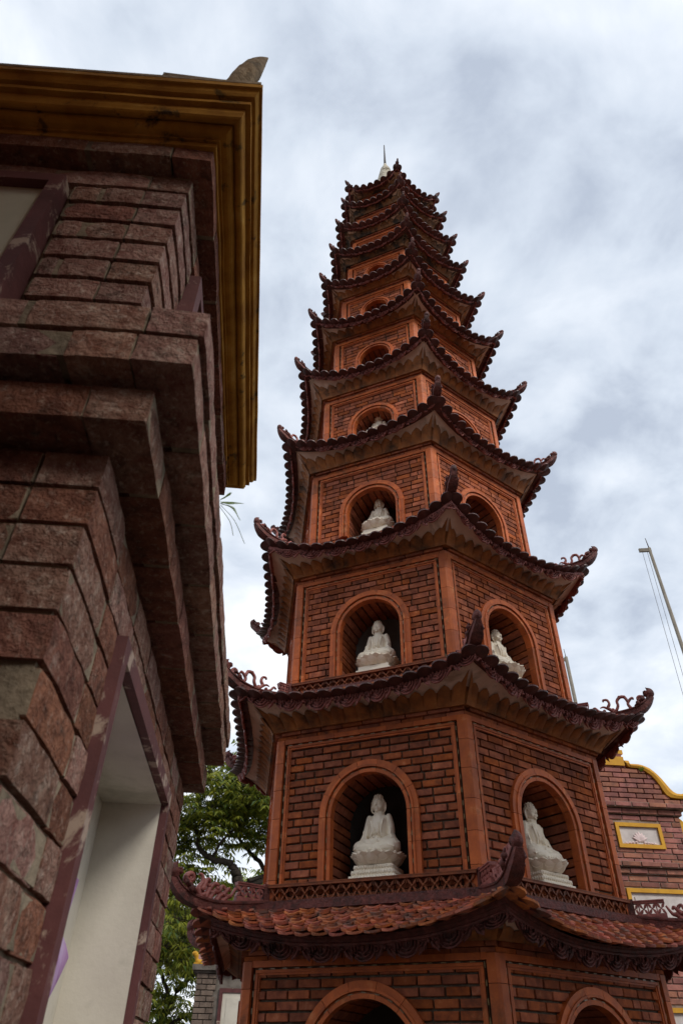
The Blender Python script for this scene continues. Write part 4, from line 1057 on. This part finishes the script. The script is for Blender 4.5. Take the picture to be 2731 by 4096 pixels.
# fern rooted in the ledge
fern = empty('fern', TW.matrix_basis @ T(.125, .36, zc_(.925)) @ S3(.5, .5, .42))
tag(fern, 'small green fern growing from the ledge of the near brick tower', 'fern')
fronds = [((0, 0, 0), (.05, .05, .06), (.085, .09, .10), .042), ((0, 0, 0), (.05, .04, .015), (.085, .07, -.03), .030), ((0, .02, .01), (.06, .10, -.01), (.11, .17, -.09), .010), ((0, 0, -.02), (.045, .06, -.055), (.065, .09, -.115), .008), ((0, -.02, 0), (.025, -.02, .03), (.04, -.02, .055), .022)]
for a, b_, c_, ll in fronds:
    m = MB(); cc = catmull([a, b_, c_], 8); m.tube(cc, .0014, 4)
    for j in range(2, len(cc)):
        tg = (cc[j] - cc[j - 1]).normalized(); sd = tg.cross(Vector((.4, -.3, .85))).normalized(); ln = ll * (1 - .75 * j / len(cc))
        if ll < .012 and j < 9: continue
        for sg in (-1, 1):
            d = (sd * sg + tg * .45).normalized(); w_ = tg * ln * .16; p = cc[j]
            m.add([p - w_, p + d * ln * .5 - w_ * 1.2, p + d * ln, p + d * ln * .5 + w_ * 1.2, p + w_], [(0, 1, 2, 3, 4)])
    m.build('frond', 'fern_leaf', fern)

# ------------------------------------------------------------------ background: brick tower with ochre gable, right
RB = empty('gabled_tower', T(-.213 * 7.9, .977 * 7.9, 0) @ RZ(rad(12.3)))
tag(RB, 'red brick tower with ochre curved gable and lotus plaque behind the pagoda', 'tower')
# local: x along its face, y away, z world
far_units = [chamfer_brick('brick', 'far_brick', .018, .06, .06, .03, 70 + s) for s in range(5)]
x0, x1 = 2.6, 4.74; far_stuff = MB(); n_fb = 0
m = MB(); m.box(x0, x1, .012, 1.9, 0, zc_(2.34)); rbw = m.build('wall', 'far_mortar', RB)
# gable outline (right half seen), coping follows it
gab = [(4.21, 2.968), (4.27, 2.966), (4.272, 2.930), (4.376, 2.930), (4.43, 2.920), (4.471, 2.905), (4.515, 2.885), (4.556, 2.850), (4.595, 2.81), (4.63, 2.765), (4.665, 2.71), (4.697, 2.66), (4.73, 2.625), (4.767, 2.605), (4.82, 2.603), (4.90, 2.625)]
ci = [(4.24, 2.905), (4.26, 2.895), (4.28, 2.888), (4.36, 2.885), (4.41, 2.872), (4.445, 2.855), (4.48, 2.83), (4.515, 2.80), (4.55, 2.755), (4.58, 2.70), (4.605, 2.64), (4.635, 2.585), (4.68, 2.560), (4.74, 2.553), (4.82, 2.553), (4.90, 2.572)]
mid = (x0 + x1 + .16) / 2
m = MB(); half_o = [(2 * 3.75 - x, z) for x, z in gab[::-1]]
poly = [(3.75 - 1.15, 2.553)] + [(7.5 - x, z) for x, z in ci[::-1]] + ci + [(4.9, 2.48), (2.6, 2.48)]
m.prism([(p[0], zc_(p[1])) for p in poly], -1.6, -.022, Matrix(((1, 0, 0, 0), (0, 0, -1, 0), (0, 1, 0, 0), (0, 0, 0, 1))))
gw = m.build('gable', 'far_mortar', RB)
m = MB()
for (A_, B_) in ((gab, ci), ([(7.5 - x, z) for x, z in gab], [(7.5 - x, z) for x, z in ci])):
    n = len(A_); vs = []
    for (ax, az), (bx, bz) in zip(A_, B_): vs += [(ax, -.05, zc_(az)), (bx, -.05, zc_(bz)), (ax, 1.62, zc_(az)), (bx, 1.62, zc_(bz)), ((ax + bx) / 2, -.062, zc_((az + bz) / 2))]
    fs = []
    for k in range(n - 1):
        o = k * 5; p_ = o + 5; fs += [(o, o + 4, p_ + 4, p_), (o + 4, o + 1, p_ + 1, p_ + 4), (o, p_, p_ + 2, o + 2), (o + 1, o + 3, p_ + 3, p_ + 1)]
    fs += [(0, 2, 3, 1), ((n - 1) * 5, (n - 1) * 5 + 1, (n - 1) * 5 + 3, (n - 1) * 5 + 2)]
    m.add(vs, fs)
m.box(3.25, 4.21, -.05, 1.62, zc_(2.905), zc_(3.01)); m.box(3.27, 4.235, -.02, 1.6, zc_(3.055), zc_(3.105)); 
m.build('coping', 'yellow_clean', RB)
m = MB(); m.box(3.29, 4.20, -.03, 1.6, zc_(3.011), zc_(3.054)); m.build('coping_base', 'far_brick', RB)
def far_course(parent, yf, z0, z1, xa, xb, r_, gaps=()):
    global n_fb
    x = xa - (.11 if r_ % 2 else 0)
    while x < xb:
        ln = .215 * random.uniform(.92, 1.05); a, b_ = max(x, xa), min(x + ln, xb); x += ln; parts = [(a, b_)]
        for g0, g1, q0, q1 in gaps:
            if q0 < (z0 + z1) / 2 < q1: parts = [s for (u, v) in parts for s in ((u, min(v, g0)), (max(u, g1), v)) if s[1] - s[0] > .02]
        for u, v in parts:
            if v - u < .03: continue
            M = T((u + v) / 2, yf + .03 + random.uniform(-.004, .004), (z0 + z1) / 2) @ S3(v - u - .010, .06, z1 - z0 - .010)
            if u > 3.5 and z0 > zc_(.3) and n_fb < 300: n_fb += 1; link('brick', random.choice(far_units), parent, M)
            else: far_stuff.box(-.5, .5, -.5, .5, -.5, .5, M)
z = zc_(2.48); r = 0
while z < zc_(2.90):
    # keep bricks inside the coping curve
    zz = z - CAMH + .03; xr = 4.84 if zz < 2.8 else 4.22
    for (ax, az), (bx, bz) in zip(ci[:-1], ci[1:]):
        if az >= zz >= bz: xr = ax + (bx - ax) * (az - zz) / max(1e-6, az - bz)
    far_course(gw, -.032, z, z + .0575, 2.7, min(4.84, xr + .01), r); z += .0575; r += 1
# ledge courses
for zz0, zz1, pr, rr in ((2.425, 2.48, .085, 4.83), (2.36, 2.42, .03, 4.77), (1.80, 1.855, .06, 4.76), (1.735, 1.79, .025, 4.745)):
    m = MB(); m.box(x0, rr - .01, -pr + .012, .2, zc_(zz0), zc_(zz1)); lg = m.build('ledge', 'far_mortar', RB)
    far_course(lg, -pr, zc_(zz0), zc_(zz1), x0, rr, int(zz0 * 1000) % 2)
z = zc_(2.355); r = 0
while z > .1:
    far_course(rbw, .0, z - .0575, z, x0, x1, r, gaps=[(3.93, 4.48, zc_(1.99), zc_(2.28)), (3.86, 4.9, zc_(.95), zc_(1.62)), (4.0, 4.9, zc_(-.3), zc_(.57))]); z -= .0575; r += 1
def plaque(px0, px1, pz0, pz1, nm, bw=.04):
    m = MB(); 
    for (a, b_, c_, d_) in ((px0, px1, pz1 - bw, pz1), (px0, px1, pz0, pz0 + bw), (px0, px0 + bw, pz0 + bw, pz1 - bw), (px1 - bw, px1, pz0 + bw, pz1 - bw)): m.box(a, b_, -.018, .05, zc_(c_), zc_(d_))
    m.build('plaque_frame', 'yellow_clean', RB)
    m = MB(); m.box(px0 + bw, px1 - bw, .006, .04, zc_(pz0 + bw), zc_(pz1 - bw)); return m.build(nm, 'plaque_white', RB)
pq = plaque(3.935, 4.475, 2.0, 2.265, 'plaque')
p2_ = plaque(3.90, 4.9, .98, 1.595, 'wall_panel'); plaque(4.05, 4.9, -.3, .55, 'wall_panel')
m = MB(); m.box(3.98, 4.9, -.004, .005, zc_(1.06), zc_(1.515)); m.build('panel_step', 'plaque_white', p2_)
# relief lotus on the plaque
m = MB(); lc = Vector((4.20, .004, zc_(2.075)))
for a, ln, wd in ((0, .105, .030), (-.42, .10, .028), (.42, .10, .028), (-.8, .095, .026), (.8, .095, .026), (-1.15, .10, .020), (1.15, .10, .020)):
    def pp(u, v):
        xi = u * 2 - 1; w_ = wd * math.sin(PI * min(.999, .06 + .94 * v) ** .8); lx, ly = xi * w_, v * ln
        return lc + Vector((lx * math.cos(a) + ly * math.sin(a), -.002 - .010 * (1 - xi * xi) * math.sin(PI * v) - .002 * abs(a), -lx * math.sin(a) + ly * math.cos(a)))
    m.grid(pp, 6, 6)
for sg in (-1, 1):
    for j in range(4):
        c = lc + Vector((sg * (.05 + .038 * j), 0, -.020 - .004 * j)); 
        m.tube([c + Vector((sg * .018 * math.cos(t_) * (1 - t_ / 9), -.004, .018 * math.sin(t_) * (1 - t_ / 9))) for t_ in [q_ * .6 for q_ in range(10)]], .006, 5)
        m.tube([c + Vector((-sg * .02, -.003, -.008)), c + Vector((sg * .005, -.006, .010)), c + Vector((sg * .03, -.003, -.006))], [.005, .009, .003], 5)
m.build('lotus_relief', 'plaque_pink', pq)
m = MB(); vs_ = [(4.735, 2.36), (4.80, 2.30), (4.84, 2.22), (4.90, 2.10), (4.90, 1.9), (4.735, 1.9)]
m.prism([(p[0], zc_(p[1])) for p in vs_], -1.7, -.02, Matrix(((1, 0, 0, 0), (0, 0, -1, 0), (0, 1, 0, 0), (0, 0, 0, 1)))); m.build('side_coping', 'yellow_clean', RB)
tag(far_stuff.build('bricks', 'far_brick', RB), kind='stuff')
# tuft growing on the ledge
tuft = empty('weed', RB.matrix_basis @ T(4.40, -.04, zc_(2.84)))
tag(tuft, 'small green weed growing under the ochre gable coping', 'weed')
for k in range(9):
    m = MB(); a = random.uniform(-1.2, 1.2); d = Vector((math.sin(a) * .05, -.02 - random.random() * .03, .035 + random.random() * .03))
    m.add([(0, 0, 0), tuple(d * .5 + Vector((.008, 0, 0))), tuple(d), tuple(d * .5 - Vector((.008, 0, 0)))], [(0, 1, 2, 3)]); m.build('blade', 'fern_leaf', tuft)

# ------------------------------------------------------------------ small grey brick gate pillar, lower left
SB = empty('gate_building', T(-.213 * 12, .977 * 12, 0) @ RZ(rad(12.3)))
tag(SB, 'small grey brick building with maroon framed white panel, bottom left behind the pagoda', 'building')
gu = [chamfer_brick('brick', 'grey_brick', .018, .06, .06, .03, 90 + s) for s in range(4)]
m = MB(); m.box(-.82, 1.3, .012, 1.6, 0, zc_(1.10)); sbw = m.build('wall', 'grey_cement', SB)
z = zc_(1.10); r = 0; gst = MB(); nn = 0
while z > .1:
    for (xa, xb) in ((-.83, -.54),):
        x = xa - (.08 if r % 2 else 0)
        while x < xb:
            ln = .17 * random.uniform(.92, 1.06); a, b_ = max(x, xa), min(x + ln, xb); x += ln
            if b_ - a < .03: continue
            M = T((a + b_) / 2, .02, z - .034) @ S3(b_ - a - .010, .06, .056)
            if z > zc_(.3): link('brick', random.choice(gu), sbw, M)
            else: gst.box(-.5, .5, -.5, .5, -.5, .5, M)
    z -= .068; r += 1
tag(gst.build('bricks', 'grey_brick', sbw), kind='stuff')
m = MB(); m.box(-.86, 1.33, -.03, 1.63, zc_(1.101), zc_(1.13)); m.box(-.90, 1.36, -.07, 1.66, zc_(1.131), zc_(1.20)); m.build('cap', 'grey_cement', SB)
m = MB()
for (a, b_, c_, d_) in ((-.48, .6, .875, .925), (-.48, -.43, .1, .875), (.55, .6, .1, .875)): m.box(a, b_, -.02, .03, zc_(c_), zc_(d_))
m.build('panel_frame', 'maroon_paint', SB)
m = MB(); m.box(-.43, .55, -.005, .0115, zc_(.1), zc_(.875)); pn = m.build('panel', 'white_plaster', SB)
m = MB(); m.box(-.37, .5, -.012, -.0055, zc_(.15), zc_(.815)); m.build('panel_field', 'white_plaster', pn)
# hip roof with tiles sweeping up behind
m = MB(); m.add([(-.86, -.03, zc_(1.201)), (1.33, -.03, zc_(1.201)), (.75, .75, zc_(1.72)), (-.25, .75, zc_(1.72)), (-.86, 1.6, zc_(1.201)), (1.33, 1.6, zc_(1.201))], [(0, 1, 2, 3), (4, 0, 3), (1, 5, 2), (5, 4, 3, 2)]); rf = m.build('roof', 'grey_cement', SB)
gt = tile_mesh('g', None, .12, 6, .1).mesh('roof_tile', 'tile_grey_pink')
for row in range(9):
    for j in range(12 - row):
        p = Vector((-.80 + row * .068 + j * .15, .02 + row * .085, zc_(1.235) + row * .056))
        v = Vector((0, -.83, -.55)).normalized(); w_ = Vector((1, 0, 0)); nn_ = w_.cross(v)
        if nn_.z < 0: nn_ = -nn_
        M = Matrix.Identity(4); M.col[0][:3] = w_ * .155; M.col[1][:3] = v * .2; M.col[2][:3] = nn_ * .155; M.col[3][:3] = p
        link('roof_tile', gt, rf, M)
m = MB()      # ochre scroll finial
m.tube(catmull([(-.80, 0, zc_(1.215)), (-.85, 0, zc_(1.25)), (-.865, 0, zc_(1.30)), (-.875, 0, zc_(1.335))], 5), [.05, .045, .040, .034, .03, .028, .027, .026, .027, .030, .032, .034, .036, .036, .03, .02], 10, side=(0, 1, 0))
m.ball((-.89, 0, zc_(1.335)), (.045, .035, .03), 10, 8); m.box(-.89, -.76, -.04, .04, zc_(1.2005), zc_(1.222)); m.build('finial', 'yellow_clean', rf)

# ------------------------------------------------------------------ poles
def azp(az, d): return (math.sin(rad(az)) * d, math.cos(rad(az)) * d)
x, y = azp(22.5, 22)
pole = empty('utility_pole', T(x, y, 0)); tag(pole, 'tall grey pole with crossarm and hanging wires against the sky, right edge', 'pole')
zt_ = .655 * 22 + CAMH
m = MB(); m.tube([(0, 0, 0), (0, 0, zt_)], [.085, .05], 12); m.build('shaft', 'pole_concrete', pole)
m = MB(); m.tube([(0, 0, zt_), (-.02, 0, zt_ + .42)], [.02, .012], 6); m.build('spike', 'iron', pole)
m = MB(); m.box(-.36, .05, -.03, .03, zt_ - .16, zt_ - .02); m.build('crossarm', 'pole_concrete', pole)
for dx in (-.26, -.10):
    m = MB(); m.tube([(dx, 0, zt_ - .16), (dx - .25, .05, zt_ * .5), (dx - .1, .0, .5)], .007, 5); m.build('wire', 'iron', pole)
x, y = azp(13.3, 30)
pole2 = empty('utility_pole', T(x, y, 0)); tag(pole2, 'thin far pole just right of the pagoda wall, partly hidden', 'pole')
zt_ = .495 * 30 + CAMH
m = MB(); m.tube([(0, 0, 0), (0, 0, zt_)], [.12, .075], 10); m.build('shaft', 'pole_concrete', pole2)
m = MB(); m.tube([(0, 0, zt_), (-.02, 0, zt_ + .4)], [.018, .012], 6); m.build('spike', 'iron', pole2)
m = MB(); m.box(-.22, .05, -.03, .03, zt_ - .2, zt_ - .06); m.build('crossarm', 'pole_concrete', pole2)
m = MB(); m.tube([(-.16, 0, zt_ - .2), (-.14, 0, 1)], .010, 5); m.build('wire', 'iron', pole2)

# ------------------------------------------------------------------ trees
def tree(name, label, base, limbs, blobs, leafmat, seed, n_leaf, lsz=.15):
    """limbs: polylines with radii; blobs: (centre, radii, density) foliage masses; local to base, z world"""
    rnd = random.Random(seed); root = empty(name, T(base[0], base[1], 0)); tag(root, label, 'tree')
    m = MB()
    for pts, r0, r1 in limbs:
        cc = catmull(pts, 6); n = len(cc); cc = [p + Vector((rnd.uniform(-1, 1), rnd.uniform(-1, 1), rnd.uniform(-.6, .6))) * r0 * .25 for p in cc]
        m.tube(cc, [.72 * (r0 + (r1 - r0) * j / (n - 1)) for j in range(n)], 9)
    m.build('trunk', 'bark', root)
    lf = MB(); tw = MB(); tot = sum(d * r[0] * r[1] * r[2] for c, r, d in blobs)
    for c, r, d in blobs:
        c = Vector(c); k = int(n_leaf * d * r[0] * r[1] * r[2] / tot)
        # clumps inside the mass, so that gaps stay open between them
        clumps = []
        for _ in range(max(4, k // 14)):
            while True:
                v = Vector((rnd.uniform(-1, 1), rnd.uniform(-1, 1), rnd.uniform(-1, 1)))
                if .15 < v.length < 1: break
            clumps.append(c + Vector((v.x * r[0], v.y * r[1], v.z * r[2])))
        for cl in clumps:
            for _ in range(14):
                p = cl + Vector((rnd.gauss(0, .20), rnd.gauss(0, .20), rnd.gauss(0, .15)))
                out = (p - c); out = Vector((out.x, out.y, 0)); a = math.atan2(out.y, out.x) + rnd.uniform(-1.3, 1.3)
                rl = lsz * rnd.uniform(1.6, 2.4); dr = Vector((math.cos(a), math.sin(a), rnd.uniform(-.35, .35))).normalized()
                nl = 5; tw.tube([cl, p, p + dr * rl * .6 + Vector((0, 0, -.03))], [.006, .004, .002], 3, cap=False)
                for j in range(nl):
                    q_ = p + dr * rl * (j + 1) / nl + Vector((0, 0, -.10 * rl * ((j + 1) / nl) ** 2)); side_ = dr.cross(Vector((0, 0, 1))).normalized()
                    for sg in ((-1, 1) if j < nl - 1 else (0,)):
                        d_ = (side_ * sg * 1.0 + dr * (.55 if sg else 1.2) + Vector((0, 0, -.75 + rnd.uniform(-.35, .35)))).normalized()
                        ln = lsz * rnd.uniform(.8, 1.2); wv = d_.cross(Vector((rnd.uniform(-.5, .5), rnd.uniform(-.5, .5), 1))).normalized() * ln * .15
                        mid_ = q_ + d_ * ln * .45 + Vector((0, 0, .01))
                        lf.add([q_, mid_ - wv, q_ + d_ * ln + Vector((0, 0, -.02)), mid_ + wv], [(0, 1, 2, 3)])
    lf.build('crown', leafmat, root); tw.build('twigs', 'bark', root)
    return root
# local axes for the trees: rx right, ry away
aa = rad(-16); ex = Vector((math.cos(aa), -math.sin(aa), 0)); ey = Vector((math.sin(aa), math.cos(aa), 0))
B0 = ey * 15
def tp(s, z, d=0.0): return ex * s + ey * d + Vector((0, 0, zc_(z)))
limbs = [([tp(.75, -1.6), tp(.68, .6, .1), tp(.58, 1.9), tp(.51, 2.73), tp(.42, 3.05)], .20, .13),
         ([tp(.42, 3.05), tp(.30, 3.18), tp(.05, 3.22), tp(-.20, 3.32), tp(-.36, 3.5), tp(-.42, 3.75), tp(-.75, 3.95), tp(-1.2, 4.2)], .10, .035),
         ([tp(.50, 2.8), tp(.95, 2.95, .3), tp(1.05, 3.15, .3), tp(.70, 3.5, .4), tp(.45, 3.75, .4), tp(.2, 4.2, .3)], .09, .03),
         ([tp(-.05, 3.25), tp(.15, 3.6, -.2), tp(.4, 3.85, -.2), tp(.9, 4.3)], .045, .015),
         ([tp(-.38, 3.6), tp(-.2, 4.1), tp(-.1, 4.7)], .05, .015), ([tp(.6, 1.9), tp(.2, 2.1), tp(-.5, 2.2), tp(-1.1, 2.6)], .06, .02),
         ([tp(.1, 2.1), tp(-.3, 1.6), tp(-.6, 1.3)], .03, .012), ([tp(.70, 2.9), tp(1.2, 3.2, .5), tp(1.6, 3.6, .5)], .05, .015)]
blobs = [(tp(-.1, 4.55), (.95, .9, .75), 1.0), (tp(-.75, 4.0), (.6, .9, .5), .9), (tp(.75, 4.4), (.75, .9, .7), 1.0), (tp(-.1, 3.75, .3), (1.0, .8, .35), .8), (tp(.85, 3.6, .4), (.65, .8, .45), .9),
         (tp(-.8, 3.2), (.5, .8, .5), .9), (tp(-.9, 2.5, .2), (.5, .8, .5), .9), (tp(-.3, 2.9, .8), (.7, .7, .35), .8), (tp(-.5, 2.0), (.7, .8, .5), .9), (tp(-.75, 1.3), (.6, .8, .5), .8), (tp(0.1, 5.0), (.6, .6, .35), .9), (tp(1.3, 4.6, .5), (.5, .7, .6), .8)]
tree('leafy_tree', 'large dark green leafy tree with bent limbs left of the pagoda', B0, limbs, blobs, 'leaf', 3, 1900)
B1 = ey * 18
limbs = [([tp(-1.1, -1.6), tp(-.9, .2), tp(-.55, 1.1), tp(-.2, 1.6), tp(.3, 1.9)], .15, .04), ([tp(-.55, 1.1), tp(-.9, 1.8), tp(-1.0, 2.6)], .07, .02), ([tp(-.75, .6), tp(-.3, .85), tp(.1, .9)], .05, .02)]
blobs = [(tp(-.7, 2.0), (.8, .8, .6), .9), (tp(-.3, 1.2), (.8, .8, .45), .6), (tp(-.9, .6), (.6, .7, .5), .6), (tp(-.9, 2.9), (.5, .7, .5), .8), (tp(.2, 2.6), (.6, .6, .5), .6)]
tree('leafy_tree', 'lower tree with forking trunk behind the plastered niche and grey pillar', B1, limbs, blobs, 'leaf', 11, 900)
B2 = ey * 24
limbs = [([tp(1.3, -1.6), tp(1.3, 2.0), tp(1.35, 4.0)], .15, .04)]
blobs = [(tp(1.3, 4.3), (.9, .8, .45), 1.0), (tp(.6, 3.9), (.6, .7, .4), .9), (tp(-.8, 3.2), (.9, .8, .5), .7)]
tree('leafy_tree', 'bright lime green treetop glimpsed just above the lowest balustrade', B2, limbs, blobs, 'leaf_lime', 21, 900, .16)

# unseen tall tree, added to cast shade on the foot of the pagoda
limbs = [([(0, 0, 0), (.1, 0, 3.5), (0, .1, 7), (.1, 0, 10)], .3, .08), ([(.05, 0, 5), (1.0, .4, 7), (1.8, .6, 9)], .12, .04), ([(.05, 0, 5.5), (-1.1, -.3, 7.5), (-1.8, -.3, 9.2)], .12, .04)]
blobs = [((0, 0, 9.2), (2.3, 2.0, 1.9), 1.0), ((1.4, .6, 8.2), (1.4, 1.4, 1.2), 1.0), ((-1.5, -.2, 8.6), (1.4, 1.4, 1.2), 1.0)]
tree('leafy_tree', 'unseen tall tree added to shade the foot of the pagoda', (6.0, -.3), limbs, blobs, 'leaf', 31, 3000, .26)
